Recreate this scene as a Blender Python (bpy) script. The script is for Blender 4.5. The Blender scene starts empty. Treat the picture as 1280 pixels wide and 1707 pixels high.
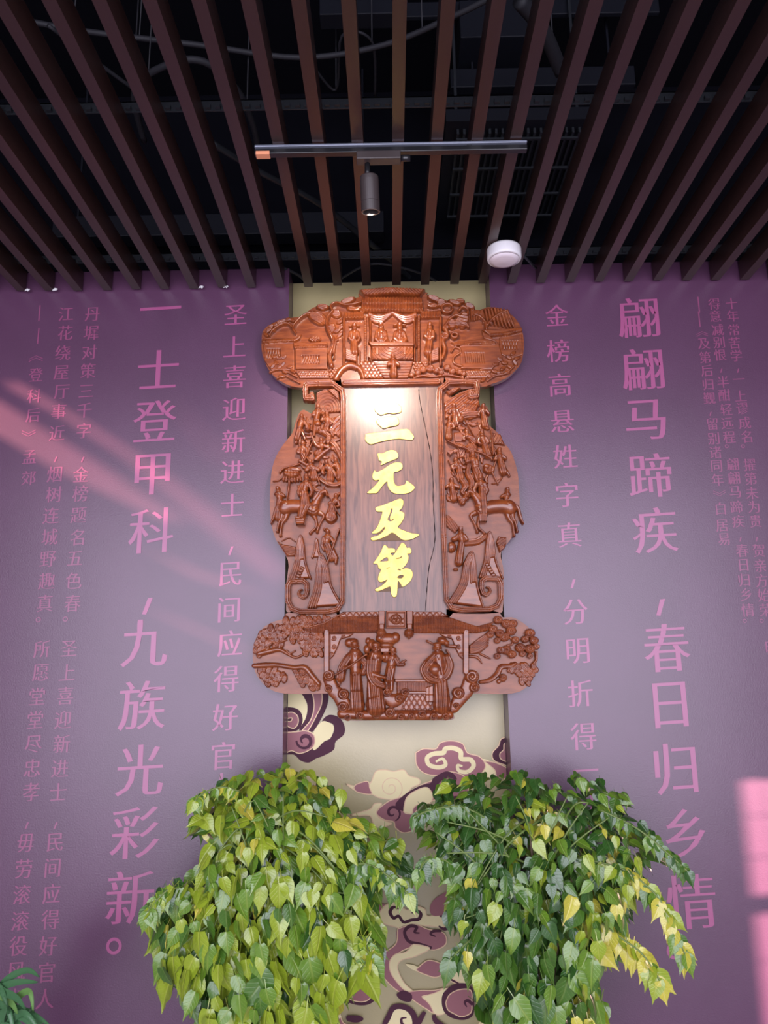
import bpy, bmesh, math, random
import numpy as np
from mathutils import Vector, Matrix
random.seed(7)
RNG = np.random.default_rng(5)
SC = bpy.context.scene
COL = SC.collection

# ------------------------------------------------------------------ camera
F_PX, PITCH, YAW, ROLL = 1308.0, 0.2117, -0.0071, -0.0131
CAM = np.array([0.0, -3.6, 1.63])
_w = np.array([math.sin(YAW) * math.cos(PITCH), math.cos(YAW) * math.cos(PITCH), math.sin(PITCH)])
_r = np.cross(_w, [0, 0, 1.0]); _r /= np.linalg.norm(_r)
_u = np.cross(_r, _w)
R_ = _r * math.cos(ROLL) + _u * math.sin(ROLL)
U_ = -_r * math.sin(ROLL) + _u * math.cos(ROLL)
cd = bpy.data.cameras.new('camera')
cam = bpy.data.objects.new('camera', cd)
COL.objects.link(cam)
cd.sensor_fit = 'VERTICAL'; cd.sensor_height = 36.0; cd.sensor_width = 27.0
cd.lens = F_PX / 1707 * 36.0
cd.clip_start = 0.02
cam.matrix_world = Matrix(((R_[0], U_[0], -_w[0], CAM[0]), (R_[1], U_[1], -_w[1], CAM[1]),
                           (R_[2], U_[2], -_w[2], CAM[2]), (0, 0, 0, 1)))
SC.camera = cam

# ------------------------------------------------------------------ world, lights, exposure
world = bpy.data.worlds.new('world'); SC.world = world; world.use_nodes = True
world.node_tree.nodes['Background'].inputs[0].default_value = (0.62, 0.74, 1.0, 1)
world.node_tree.nodes['Background'].inputs[1].default_value = 0.6
SC.view_settings.view_transform = 'Standard'; SC.view_settings.look = 'None'
SC.view_settings.gamma = 1.0; SC.view_settings.use_curve_mapping = False
SC.view_settings.exposure = 0.0

def lamp(name, kind, loc, aim, energy, color, **kw):
    l = bpy.data.lights.new(name, kind); l.energy = energy; l.color = color
    for k, v in kw.items(): setattr(l, k, v)
    o = bpy.data.objects.new(name, l); COL.objects.link(o); o.location = loc
    d = Vector(aim) - Vector(loc)
    o.rotation_euler = d.to_track_quat('-Z', 'Y').to_euler()
    return o
# daylight through the glazed front behind the camera
WIN_Y, WIN_TOP = -5.6, 4.0
lamp('window_daylight', 'AREA', (0, WIN_Y + 0.06, 2.05), (0, 0, 2.05), 480, (0.90, 0.86, 1.0), shape='RECTANGLE', size=8.0, size_y=3.9)
# added spots acting as reflected low sun, shaped by cut-outs in the side walls
SUN_R = np.array([9.0, -3.6, 1.7]); SUN_L = np.array([-9.0, -3.0, 4.0])
lamp('side_sun_right', 'SPOT', SUN_R, (2.0, 0, 0.8), 52000, (1.0, 0.62, 0.52), spot_size=math.radians(32), spot_blend=0.1, shadow_soft_size=0.04)
lamp('side_sun_left', 'SPOT', SUN_L, (-1.4, 0, 2.7), 15000, (1.0, 0.60, 0.42), spot_size=math.radians(34), spot_blend=0.2, shadow_soft_size=0.045)

# ------------------------------------------------------------------ pixel ray -> point on a real plane
def ray(px, py):
    px = np.asarray(px, float); py = np.asarray(py, float)
    return (_w * F_PX + R_ * (px - 640)[..., None] - U_ * (py - 853.5)[..., None])
def on_y(px, py, Y):
    d = ray(px, py); t = (Y - CAM[1]) / d[..., 1]
    return CAM + d * t[..., None]
def on_z(px, py, Z):
    d = ray(px, py); t = (Z - CAM[2]) / d[..., 2]
    return CAM + d * t[..., None]

# ------------------------------------------------------------------ helpers
def link(o, parent=None):
    COL.objects.link(o)
    if parent is not None: o.parent = parent
    return o
def tag(o, label=None, cat=None, group=None, kind=None):
    if label: o['label'] = label
    if cat: o['category'] = cat
    if group: o['group'] = group
    if kind: o['kind'] = kind
    return o
def mesh_obj(name, verts, faces, mat=None, parent=None, smooth=False, loc=None):
    me = bpy.data.meshes.new(name)
    me.from_pydata([tuple(map(float, v)) for v in verts], [], faces)
    if smooth: me.polygons.foreach_set('use_smooth', [True] * len(me.polygons))
    me.update()
    if mat is not None: me.materials.append(mat)
    o = bpy.data.objects.new(name, me)
    if loc is not None: o.location = loc
    return link(o, parent)
def thing(name, label, cat, loc=(0, 0, 0), group=None):
    o = bpy.data.objects.new(name, None); o.location = loc; o.empty_display_size = 0.1
    link(o); return tag(o, label, cat, group)
class MB:
    def __init__(s): s.v = []; s.f = []
    def add(s, v, f):
        n = len(s.v); s.v += [tuple(map(float, p)) for p in v]; s.f += [tuple(i + n for i in q) for q in f]; return s
    def box(s, a, b):
        (x0, y0, z0), (x1, y1, z1) = a, b
        v = [(x0, y0, z0), (x1, y0, z0), (x1, y1, z0), (x0, y1, z0), (x0, y0, z1), (x1, y0, z1), (x1, y1, z1), (x0, y1, z1)]
        return s.add(v, [(0, 3, 2, 1), (4, 5, 6, 7), (0, 1, 5, 4), (1, 2, 6, 5), (2, 3, 7, 6), (3, 0, 4, 7)])
    def tube(s, pts, rad, n=8, caps=True):
        pts = [Vector(p) for p in pts]
        rs = rad if hasattr(rad, '__len__') else [rad] * len(pts)
        rings = []; t0 = (pts[1] - pts[0]).normalized(); a = t0.orthogonal().normalized()
        for i, p in enumerate(pts):
            t = (pts[min(i + 1, len(pts) - 1)] - pts[max(i - 1, 0)]).normalized()
            a = (a - t * a.dot(t)).normalized(); b = t.cross(a)
            rings.append([p + (a * math.cos(k * 2 * math.pi / n) + b * math.sin(k * 2 * math.pi / n)) * rs[i] for k in range(n)])
        v = [q for r in rings for q in r]; f = []
        for i in range(len(pts) - 1):
            for k in range(n):
                f.append((i * n + k, i * n + (k + 1) % n, (i + 1) * n + (k + 1) % n, (i + 1) * n + k))
        if caps: f += [tuple(range(n))[::-1], tuple(range((len(pts) - 1) * n, len(pts) * n))]
        return s.add(v, f)
    def lathe(s, c, prof, n=32, axis=None):
        ax = Vector(axis or (0, 0, 1)).normalized(); a = ax.orthogonal().normalized(); b = ax.cross(a); c = Vector(c)
        v = []; f = []
        for r, h in prof:
            v += [c + ax * h + (a * math.cos(k * 2 * math.pi / n) + b * math.sin(k * 2 * math.pi / n)) * max(r, 1e-4) for k in range(n)]
        for i in range(len(prof) - 1):
            for k in range(n):
                f.append((i * n + k, i * n + (k + 1) % n, (i + 1) * n + (k + 1) % n, (i + 1) * n + k))
        return s.add(v, f)
    def build(s, name, mat, parent=None, smooth=False, bevel=0):
        o = mesh_obj(name, s.v, s.f, mat, parent, smooth)
        if bevel:
            m = o.modifiers.new('bevel', 'BEVEL'); m.width = bevel; m.segments = 2; m.limit_method = 'ANGLE'
        return o
def crom(p, n=8, closed=False):
    p = np.array(p, float); N = len(p); out = []
    rng = range(N) if closed else range(N - 1)
    for i in rng:
        if closed: a, b, c, d = p[(i - 1) % N], p[i], p[(i + 1) % N], p[(i + 2) % N]
        else: a, b, c, d = p[max(i - 1, 0)], p[i], p[i + 1], p[min(i + 2, N - 1)]
        for k in range(n):
            t = k / n
            out.append(0.5 * ((2 * b) + (c - a) * t + (2 * a - 5 * b + 4 * c - d) * t * t + (3 * b - a - 3 * c + d) * t ** 3))
    if not closed: out.append(p[-1])
    return np.array(out)

# ------------------------------------------------------------------ materials
def mat(name, color=(0.5, 0.5, 0.5), rough=0.5, spec=0.5, metal=0, coat=0, coat_rough=0.1):
    m = bpy.data.materials.new(name); m.use_nodes = True
    b = m.node_tree.nodes['Principled BSDF']
    b.inputs['Base Color'].default_value = (*color, 1); b.inputs['Roughness'].default_value = rough
    b.inputs['Specular IOR Level'].default_value = spec; b.inputs['Metallic'].default_value = metal
    b.inputs['Coat Weight'].default_value = coat; b.inputs['Coat Roughness'].default_value = coat_rough
    return m, m.node_tree, b
def noise_mix(nt, b, c0, c1, scale=5, detail=4, stretch=(1, 1, 1), coord='Object', lo=0.35, hi=0.65, bump=0, bscale=None, dist=0.0):
    tc = nt.nodes.new('ShaderNodeTexCoord'); mp = nt.nodes.new('ShaderNodeMapping')
    mp.inputs['Scale'].default_value = stretch
    nz = nt.nodes.new('ShaderNodeTexNoise'); nz.inputs['Scale'].default_value = scale; nz.inputs['Detail'].default_value = detail
    nz.inputs['Distortion'].default_value = dist
    rp = nt.nodes.new('ShaderNodeValToRGB')
    rp.color_ramp.elements[0].position = lo; rp.color_ramp.elements[0].color = (*c0, 1)
    rp.color_ramp.elements[1].position = hi; rp.color_ramp.elements[1].color = (*c1, 1)
    nt.links.new(tc.outputs[coord], mp.inputs[0]); nt.links.new(mp.outputs[0], nz.inputs[0])
    nt.links.new(nz.outputs[0], rp.inputs[0]); nt.links.new(rp.outputs[0], b.inputs['Base Color'])
    if bump:
        n2 = nt.nodes.new('ShaderNodeTexNoise'); n2.inputs['Scale'].default_value = bscale or scale * 4
        nt.links.new(mp.outputs[0], n2.inputs[0])
        bp = nt.nodes.new('ShaderNodeBump'); bp.inputs['Strength'].default_value = bump; bp.inputs['Distance'].default_value = 0.01
        nt.links.new(n2.outputs[0], bp.inputs['Height']); nt.links.new(bp.outputs[0], b.inputs['Normal'])
    return rp
M = {}
m, nt, b = mat('mauve_wall', rough=0.31, spec=0.78); noise_mix(nt, b, (0.088, 0.034, 0.076), (0.102, 0.039, 0.088), 3, 4, lo=0.3, hi=0.7, bump=0.06, bscale=160); M['mauve'] = m
m, nt, b = mat('pink_lettering', (0.35, 0.080, 0.205), 0.31, 0.78); M['letter'] = m
m, nt, b = mat('pale_pink_lettering', (0.26, 0.064, 0.15), 0.31, 0.78); M['letter2'] = m
m, nt, b = mat('khaki_paint', rough=0.34, spec=0.85); noise_mix(nt, b, (0.40, 0.34, 0.17), (0.46, 0.39, 0.20), 2.5, 3, bump=0.05, bscale=120); M['khaki'] = m
M['cream'] = mat('cream_paint', (0.86, 0.76, 0.44), 0.55, 0.2)[0]
M['rose'] = mat('rose_paint', (0.36, 0.155, 0.175), 0.55, 0.2)[0]
M['plum'] = mat('plum_paint', (0.085, 0.03, 0.05), 0.6, 0.15)[0]
M['goldline'] = mat('gold_outline', (0.80, 0.58, 0.36), 0.4, 0.3)[0]
m, nt, b = mat('slat_brown', rough=0.30, spec=0.7); noise_mix(nt, b, (0.029, 0.014, 0.013), (0.042, 0.019, 0.016), 6, 4, (1, 0.15, 1), bump=0.05, bscale=60); M['slat'] = m
M['void'] = mat('black_soffit', (0.003, 0.003, 0.006), 0.9, 0.1)[0]
M['steel'] = mat('dark_galvanised', (0.045, 0.05, 0.06), 0.45, 0.5, 0.6)[0]
M['duct'] = mat('dark_duct', (0.006, 0.007, 0.013), 0.6, 0.3)[0]
M['cable'] = mat('cable_sheath', (0.025, 0.025, 0.032), 0.6, 0.4)[0]
M['black'] = mat('black_lacquer', (0.012, 0.012, 0.014), 0.28, 0.6)[0]
M['lampbody'] = mat('lamp_body_black', (0.045, 0.035, 0.035), 0.38, 0.5)[0]
M['white'] = mat('white_plastic', (0.80, 0.78, 0.80), 0.35, 0.5)[0]
M['opal'] = mat('opal_diffuser', (0.80, 0.72, 0.76), 0.25, 0.5)[0]
M['orange'] = mat('orange_end_cap', (0.75, 0.30, 0.16), 0.5)[0]
M['floor'] = mat('grey_floor_tile', (0.55, 0.52, 0.50), 0.35)[0]
M['roomwall'] = mat('dim_room_wall', (0.16, 0.11, 0.14), 0.8)[0]
m, nt, b = mat('rosewood', rough=0.3, spec=0.55, coat=0.55, coat_rough=0.14)
noise_mix(nt, b, (0.155, 0.031, 0.009), (0.27, 0.064, 0.015), 14, 5, (1.2, 1, 5), bump=0.06, bscale=90); M['wood'] = m
m, nt, b = mat('rosewood_pale', rough=0.33, spec=0.4, coat=0.28, coat_rough=0.18)
noise_mix(nt, b, (0.175, 0.042, 0.015), (0.27, 0.073, 0.025), 10, 5, (1.2, 1, 4), bump=0.06, bscale=70); M['woodp'] = m
m, nt, b = mat('plank_brown', rough=0.34, spec=0.5, coat=0.55, coat_rough=0.25)
noise_mix(nt, b, (0.075, 0.022, 0.014), (0.20, 0.075, 0.045), 5, 6, (9, 1, 0.9), bump=0.04, bscale=60, dist=1.2); M['plank'] = m
m, nt, b = mat('gold_leaf', rough=0.42, spec=0.6, metal=0.15, coat=0.3, coat_rough=0.25)
noise_mix(nt, b, (0.80, 0.56, 0.10), (0.92, 0.70, 0.17), 30, 3, bump=0.08, bscale=150); M['gold'] = m
M['goldrim'] = mat('dark_gold_rim', (0.12, 0.055, 0.012), 0.5)[0]
M['crack'] = mat('crack_dark', (0.012, 0.006, 0.005), 0.8, 0.1)[0]  # even near-black for the ribbon along the crack

# ------------------------------------------------------------------ structure
WALL_TOP = 3.665; NICHE_D = 0.15; SIDE = 4.3; HALF_L = -0.486; HALF_R = 0.516
PROOF = 4.9
wall = MB()
wall.box((-SIDE, 0, 0), (HALF_L, 0.15, WALL_TOP)); wall.box((HALF_R, 0, 0), (SIDE, 0.15, WALL_TOP))
wall.box((-SIDE, 0.152, 0), (SIDE, 0.25, WALL_TOP))
wall_back = wall.build('wall_back', M['mauve']); tag(wall_back, kind='structure', label='mauve wall either side of the painted niche, covered in vertical pink verses', )
fl = MB().box((-4.6, WIN_Y - 0.3, -0.1), (4.6, 0.25, 0)).build('floor', M['floor']); tag(fl, kind='structure')
up = MB().box((-SIDE - .1, 0.26, 0), (SIDE + .1, 0.36, PROOF)).build('wall_rear_void', M['void']); up.name = 'wall_rear'; tag(up, kind='structure')
rf = MB().box((-SIDE - .1, WIN_Y - .1, PROOF), (SIDE + .1, 0.36, PROOF + .1)).build('roof', M['void']); rf.name = 'ceiling_soffit'; tag(rf, kind='structure')

def plate_with_holes(name, to3d, outer, holes, matl, thick, parent=None):
    """flat sheet with cut-outs, filled by a 2D curve and converted to a mesh"""
    cu = bpy.data.curves.new(name, 'CURVE'); cu.dimensions = '2D'; cu.fill_mode = 'BOTH'
    for pl in [outer] + holes:
        sp = cu.splines.new('POLY'); sp.points.add(len(pl) - 1)
        for i, p in enumerate(pl): sp.points[i].co = (p[0], p[1], 0, 1)
        sp.use_cyclic_u = True
    cu.extrude = thick
    o = bpy.data.objects.new(name, cu); COL.objects.link(o)
    me = bpy.data.meshes.new_from_object(o.evaluated_get(bpy.context.evaluated_depsgraph_get()))
    COL.objects.unlink(o); bpy.data.objects.remove(o)
    for v in me.vertices: v.co = to3d(v.co)
    me.materials.clear(); me.materials.append(matl)
    o2 = bpy.data.objects.new(name, me); return link(o2, parent)
def hole_from(S, pts, X):
    out = []
    for px, py in pts:
        P = on_y(px, py, 0.0); t = (X - S[0]) / (P[0] - S[0]); Q = S + (P - S) * t
        out.append((Q[1], Q[2]))
    return out
streaks = [[(-90, 628), (0, 668), (110, 738), (200, 795), (300, 862), (290, 876), (170, 822), (90, 782), (0, 728), (-90, 690)],
           [(10, 628), (40, 642), (140, 700), (240, 764), (360, 852), (475, 950), (490, 985), (430, 948), (330, 868), (215, 768), (110, 700), (20, 650)],
           [(278, 658), (292, 668), (372, 765), (376, 782), (362, 768)],
           [(230, 905), (330, 950), (420, 985), (420, 992), (320, 962)],
           [(215, 1000), (330, 1045), (420, 1088), (420, 1096), (320, 1052)]]
holesL = [hole_from(SUN_L, s, -SIDE) for s in streaks]  # made-up slots in the unseen wall, traced back from the streaks they throw
wl = plate_with_holes('wall_left', lambda c: Vector((-SIDE + c.z, c.x, c.y)), [(WIN_Y, 0), (0.25, 0), (0.25, PROOF), (WIN_Y, PROOF)], holesL, M['roomwall'], 0.004)
tag(wl, kind='structure')
panes = []
for (y0, y1) in ((1301, 1359), (1361, 1428), (1430.5, 1492), (1524, 1601), (1603, 1760)):
    for (a, b_) in ((0, 34), (37, 120), (126, 210)):
        x0 = lambda yy: 1236 + (yy - 1300) * 0.105
        panes.append([(x0(y0) + a, y0), (x0(y0) + b_, y0 - 1), (x0(y1) + b_, y1 - 1), (x0(y1) + a, y1)])
holesR = [hole_from(SUN_R, p, SIDE) for p in panes]  # unseen wall openings, shaped to throw the light patch on the back wall
holesR = [[(min(p[0], -0.01), p[1]) for p in h] for h in holesR]
holesR = [h for h in holesR if max(p[0] for p in h) - min(p[0] for p in h) > 0.01]
wr = plate_with_holes('wall_right', lambda c: Vector((SIDE + c.z, c.x, c.y)), [(WIN_Y, 0), (0.25, 0), (0.25, PROOF), (WIN_Y, PROOF)], holesR, M['roomwall'], 0.004)
tag(wr, kind='structure')
wf = MB(); wf.box((-SIDE, WIN_Y - .1, WIN_TOP), (SIDE, WIN_Y, PROOF)); wf.box((-SIDE, WIN_Y - .1, 0), (-4.1, WIN_Y, WIN_TOP)); wf.box((4.1, WIN_Y - .1, 0), (SIDE, WIN_Y, WIN_TOP))
wf = wf.build('wall_front', M['roomwall']); tag(wf, kind='structure')
wn = MB()
for x in (-4.09, -2.05, 0, 2.05, 4.04): wn.box((x - .0, WIN_Y, 0), (x + .05, WIN_Y + .05, WIN_TOP))
for z in (0.0, 2.6, 3.94): wn.box((-4.1, WIN_Y, z), (4.1, WIN_Y + .05, z + .05))
wn = wn.build('window_1', M['black']); tag(wn, kind='structure')

# slatted ceiling
ceil = bpy.data.objects.new('ceiling', None); link(ceil); tag(ceil, kind='structure', label='open ceiling of dark brown timber slats running towards the verse wall')
Z0 = 3.555; SH = 0.10; SW = 0.042; YEND = -3.5
XC = float(on_y(660, 480, 0)[0]); PIT = 0.1441
sme = MB().box((-SW / 2, YEND, 0), (SW / 2, -0.012, SH))
sm = bpy.data.meshes.new('slat'); sm.from_pydata(sme.v, [], sme.f); sm.materials.append(M['slat'])
k = 0
for i in range(-31, 31):
    x = XC + i * PIT
    if abs(x) > SIDE - 0.05: continue
    o = bpy.data.objects.new('slat', sm); link(o, ceil)
    o.location = (x + random.uniform(-.003, .003), random.uniform(-.006, .0), Z0 + random.uniform(-.002, .002)); k += 1
for px in (46, 92, 335, 376):     # torn white tape left on the slat ends
    P = on_y(px, 483, -.02); v = []
    for j in range(7): v += [(P[0] - .010 + .004 * j, -.03 + .004 * math.sin(j * 2), Z0 - .001 - .007 * abs(math.sin(j * 1.3 + px))), (P[0] - .010 + .004 * j, -.026 + .004 * math.cos(j), Z0 + .008 + .003 * math.sin(j * 3))]
    mesh_obj('torn_tape', v, [(2 * j, 2 * j + 2, 2 * j + 3, 2 * j + 1) for j in range(6)], M['white'], ceil)
# carrier keels with the clip teeth, resting on the slats
def keel(y, name='keel'):
    mb = MB(); z = Z0 + SH + .001
    mb.box((-SIDE, y, z), (SIDE, y + .004, z + .045)); mb.box((-SIDE, y, z + .041), (SIDE, y + .03, z + .045))
    x = -SIDE + .02
    while x < SIDE:
        mb.box((x, y - .014, z + .004), (x + .018, y, z + .018)); x += 0.036
    return mb.build(name, M['steel'], ceil)
keel(float(on_z(640, 172, Z0 + SH + .02)[1])); keel(-0.10); keel(-2.6)

# technical void above the slats: ducts, pipes, cables
def path_z(pts, z): return [tuple(on_z(a, b_, z)) for a, b_ in pts]
def cable(pts, z, r, label, cat='cable', name='cable', mtl='cable', sag=None):
    P = path_z(pts, z); P = crom(P, 6)
    mb = MB().tube(P, r, 8)
    if z > 3.8:
        for q in (len(P) // 4, 3 * len(P) // 4): mb.tube([tuple(P[q]), (P[q][0], P[q][1], PROOF)], .003, 5)
    return tag(mb.build(name, M[mtl], None, True), label, cat, 'cables and pipes above the slats')
cable([(20, 30), (140, 52), (330, 75), (500, 96), (640, 75), (760, 25), (830, -10)], 4.25, .012, 'thin grey conduit crossing above the slats in a shallow bend', 'pipe', 'conduit')
cable([(240, 235), (225, 150), (280, 108), (340, 103), (395, 150), (422, 210), (430, 250)], 4.0, .014, 'corrugated dark hose arching above the left slats', 'hose', 'flexible_hose')
cable([(352, 238), (430, 285), (540, 345), (640, 425), (690, 470)], 3.75, .014, 'straight dark pipe sloping down behind the track light', 'pipe', 'diagonal_pipe', 'steel')
cable([(80, 42), (170, 110), (260, 175)], 4.1, .008, 'thin wire slanting above the far left slats')
cable([(518, 105), (560, 150), (570, 60), (620, 70), (625, 160)], 4.3, .006, 'loose thin wire looping above the track light')
cable([(455, 440), (500, 460), (520, 485)], 3.6635, .008, 'short cable dropping behind the slats onto the niche top edge', 'cable')
cable([(865, 0), (905, 50), (935, 120)], 4.1, .03, 'wide dark flexible hose above the right slats', 'hose', 'flexible_hose')
cable([(560, 470), (620, 440), (700, 455), (740, 478)], 3.6635, .006, 'thin cable looped above the niche')
for (x0, y0, x1, y1, z, h, lab) in [(100, 386, 640, 414, 3.88, .12, 'long dark blue duct along the wall end of the void'),
                                     (535, 22, 660, 50, 4.5, .1, 'short grey steel plate high in the void above the centre slats'),
                                     (750, 140, 1060, 158, 4.3, .1, 'dark cable tray crossing above the right slats'),
                                     (760, 60, 900, 135, 4.45, .2, 'dark air conditioner casing above the right slats'),
                                     (640, 20, 1100, 36, 4.6, .08, 'thin dark roof beam high above the right slats')]:
    a, c = on_z((x0), (y1), z), on_z((x1), (y0), z)
    hb = MB()
    tag(hb.box((a[0] + .1, (a[1] + c[1]) / 2 - .006, z + h - .004), (a[0] + .112, (a[1] + c[1]) / 2 + .006, PROOF)).box((c[0] - .112, (a[1] + c[1]) / 2 - .006, z + h - .004), (c[0] - .1, (a[1] + c[1]) / 2 + .006, PROOF)).box((a[0], min(a[1], c[1]), z), (c[0], max(a[1], c[1]), z + h)).build('duct' if 'duct' in lab else 'steel_beam', M['duct'], None, False, .004), lab, 'duct' if 'duct' in lab else 'beam', 'ducts and beams in the dark void')
# cross bars and the air grille on the right
g = thing('air_grille', 'dark slotted air grille above the slats beside the white round lamp', 'grille', (0, 0, 0))
a, c = on_z(745, 368, 3.95), on_z(965, 225, 3.95)
gy0, gy1 = min(a[1], c[1]), max(a[1], c[1])
MB().box((a[0] - .05, gy0 - .05, 3.99), (c[0] + .05, gy1 + .05, 4.05)).build('backing', M['duct'], g)
for hx in (a[0], c[0]): MB().box((hx - .006, gy0, 4.049), (hx + .006, gy0 + .012, PROOF)).build('hanger', M['steel'], g)
xx = a[0]
while xx < c[0]:
    MB().box((xx, gy0, 3.965), (xx + .010, gy1, 3.99)).build('blade', M['steel'], g); xx += 0.028
for q in (0.05, .37, .68, .97):
    yq = gy0 + (gy1 - gy0) * q
    MB().box((a[0], yq - .006, 3.955), (c[0], yq + .006, 3.965)).build('cross_rail', M['steel'], g)

# track light
TZ = 3.518
L_, R2 = on_z(425, 260, TZ), on_z(878, 252, TZ)
ty = float((L_[1] + R2[1]) / 2); TL = float(L_[0]); TR = float(R2[0])
tr = thing('track_light', 'black ceiling track with one cylindrical spotlight aimed at the carved plaque', 'spotlight', (0, 0, 0))
MB().box((TL, ty - .013, TZ), (TR, ty + .013, TZ + .020)).build('rail', M['black'], tr, False, .002)
MB().box((TL, ty - .016, TZ + .026), (TR, ty + .014, Z0 - .002)).build('mounting_strip', mat('grey_rail', (.20, .22, .28), .3, .6, .3)[0], tr, False, .002)
MB().box((TL + .005, ty - .0145, TZ - .004), (TL + .055, ty + .012, TZ + .010)).build('end_cap', M['orange'], tr)
MB().box((TL + .2, ty - .008, TZ + .019), (TL + .22, ty + .008, TZ + .028)).build('spacer', M['black'], tr); MB().box((TR - .22, ty - .008, TZ + .019), (TR - .2, ty + .008, TZ + .028)).build('spacer', M['black'], tr)
Ac = on_z(630, 262, TZ - .03)
ax0, ax1 = float(on_z(594, 262, TZ - .03)[0]), float(on_z(668, 262, TZ - .03)[0])
MB().box((ax0, ty - .022, TZ - .034), (ax1, ty + .02, TZ - .001)).build('adaptor', M['lampbody'], tr, False, .003)
MB().tube([(ax1, ty, TZ - .02), (ax1 + .035, ty, TZ - .02)], .012, 10).build('connector', M['black'], tr, True)
sx = float(on_z(612, 262, TZ - .03)[0])
MB().tube([(sx, ty, TZ - .04), (sx, ty, TZ - .10)], .010, 10).build('stem', M['black'], tr, True)
# barrel: follows the photographed can, tilted towards the wall
btop = Vector(on_y(615, 292, ty)); bbot = Vector(on_y(616, 354, ty + .03)); bbot.x = btop.x + .004
axd = (bbot - btop)
Lb = axd.length
prof = [(0.001, 0), (.026, 0), (.033, .006), (.034, .02), (.034, Lb * .72), (.0325, Lb * .725), (.0325, Lb * .74), (.034, Lb * .745), (.034, Lb), (.029, Lb), (.027, Lb - .03), (.001, Lb - .03)]
MB().lathe(btop, prof, 32, axd).build('barrel', M['lampbody'], tr, False)
MB().box((btop.x - .006, btop.y - .008, btop.z - .005), (btop.x + .006, btop.y + .008, TZ - .095)).build('yoke', M['black'], tr)
aim = on_y(625, 668, -0.06)
lamp('track_spot_lamp', 'SPOT', bbot + axd.normalized() * .012 , aim, 76, (1.0, 0.87, 0.74), spot_size=math.radians(74), spot_blend=0.75, shadow_soft_size=0.022)

# round surface lamp under the slats
rl = thing('ceiling_lamp', 'round white surface lamp hung under the slats right of the niche', 'lamp')
LC = Vector(on_z(840, 424, Z0 - .03))
LR = float(np.linalg.norm(on_z(868.5, 424, Z0 - .03) - on_z(811.5, 424, Z0 - .03)) / 2)
MB().lathe(LC, [(0.001, .028), (LR * .96, .028), (LR, .02), (LR, -.018), (LR * .97, -.026), (LR * .86, -.03), (LR * .86, -.024)], 48).build('housing', M['white'], rl, True)
MB().lathe(LC, [(LR * .86, -.024), (LR * .84, -.032), (LR * .6, -.038), (.001, -.040)], 48).build('diffuser', M['opal'], rl, True)
tag(MB().tube([tuple(LC + Vector((.07, .02, .03))), tuple(on_z(893, 447, Z0 + .03))], .006, 8).build('bracket_arm', M['steel'], rl, True))

# ------------------------------------------------------------------ verses painted on the mauve wall
_tc = bpy.data.curves.new('glyph', 'FONT'); _to = bpy.data.objects.new('glyph', _tc); COL.objects.link(_to)
_cache = {}
def glyph(ch):
    if ch in _cache: return _cache[ch]
    _tc.body = ch; _tc.resolution_u = 3
    dg = bpy.context.evaluated_depsgraph_get(); dg.update()
    me = bpy.data.meshes.new_from_object(_to.evaluated_get(dg))
    bm = bmesh.new(); bm.from_mesh(me); bmesh.ops.remove_doubles(bm, verts=bm.verts, dist=1e-5)
    nrm = {}
    for e in bm.edges:
        if len(e.link_faces) == 1:
            f = e.link_faces[0]; a, b2 = e.verts
            d = (b2.co - a.co); n = Vector((d.y, -d.x, 0))
            if n.length < 1e-9: continue
            n.normalize()
            if n.dot(f.calc_center_median() - (a.co + b2.co) / 2) > 0: n = -n
            for v in (a, b2): nrm[v] = nrm.get(v, Vector()) + n
    # brush-type contrast: thin the level strokes, keep the upright ones full
    for v, n in nrm.items():
        if n.length > 1e-6:
            n.normalize(); v.co += Vector((0.019 * n.x, -0.0115 * n.y, 0))
    # slight upward lean of level strokes, as brush hands have
    V = np.array([v.co[:] for v in bm.verts]); idx = {v: i for i, v in enumerate(bm.verts)}
    Fc = [tuple(idx[v] for v in f.verts) for f in bm.faces]
    V[:, 1] += (V[:, 0] - .5) * 0.045
    c = (V.min(0) + V.max(0)) / 2; V -= c
    bm.free(); bpy.data.meshes.remove(me)
    _cache[ch] = (V, Fc); return _cache[ch]
def char(ch, px, py, size, matl, name='painted_character'):
    V, Fc = glyph(ch)
    s = size
    if ch == '，': V = V * 1.0
    P = on_y(px, py, 0.0)
    v = [(P[0] + a * s * .92, -0.0012, P[2] + b2 * s) for a, b2, _ in V]
    o = mesh_obj(name, v, Fc, matl, wall_back)
    return o
def column(txt, pts, size, matl):
    for ch, (x, y) in zip(txt, pts):
        if ch == '—':
            a = on_y(x, y - 13, 0); c2 = on_y(x, y + 13, 0)
            MB().box((a[0] - .003, -.0012, c2[2]), (a[0] + .003, -.0002, a[2])).build('painted_dash', matl, wall_back); continue
        if ch == '，':   # tall slanting comma stroke, top of the next character
            P = on_y(x, y, 0); s = size
            mesh_obj('painted_comma', [(P[0] - .10 * s, -.0012, P[2] - .16 * s), (P[0] - .02 * s, -.0012, P[2] - .17 * s), (P[0] + .10 * s, -.0012, P[2] + .16 * s), (P[0] + .0 * s, -.0012, P[2] + .15 * s)], [(0, 1, 2, 3)], matl, wall_back); continue
        if ch == '。':
            P = on_y(x, y, 0); r = .14 * size; v = []; f = []; n = 28
            for k in range(n):
                c, s_ = math.cos(k * 2 * math.pi / n), math.sin(k * 2 * math.pi / n)
                v += [(P[0] + r * c, -.0012, P[2] + r * s_), (P[0] + r * .62 * c, -.0012, P[2] + r * .62 * s_)]
            for k in range(n): j = (k + 1) % n; f.append((2 * k, 2 * j, 2 * j + 1, 2 * k + 1))
            mesh_obj('painted_full_stop', v, f, matl, wall_back); continue
        char(ch, x, y, size, matl)
SB, SMd, SS, ST = 0.235, 0.128, 0.085, 0.066
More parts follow.
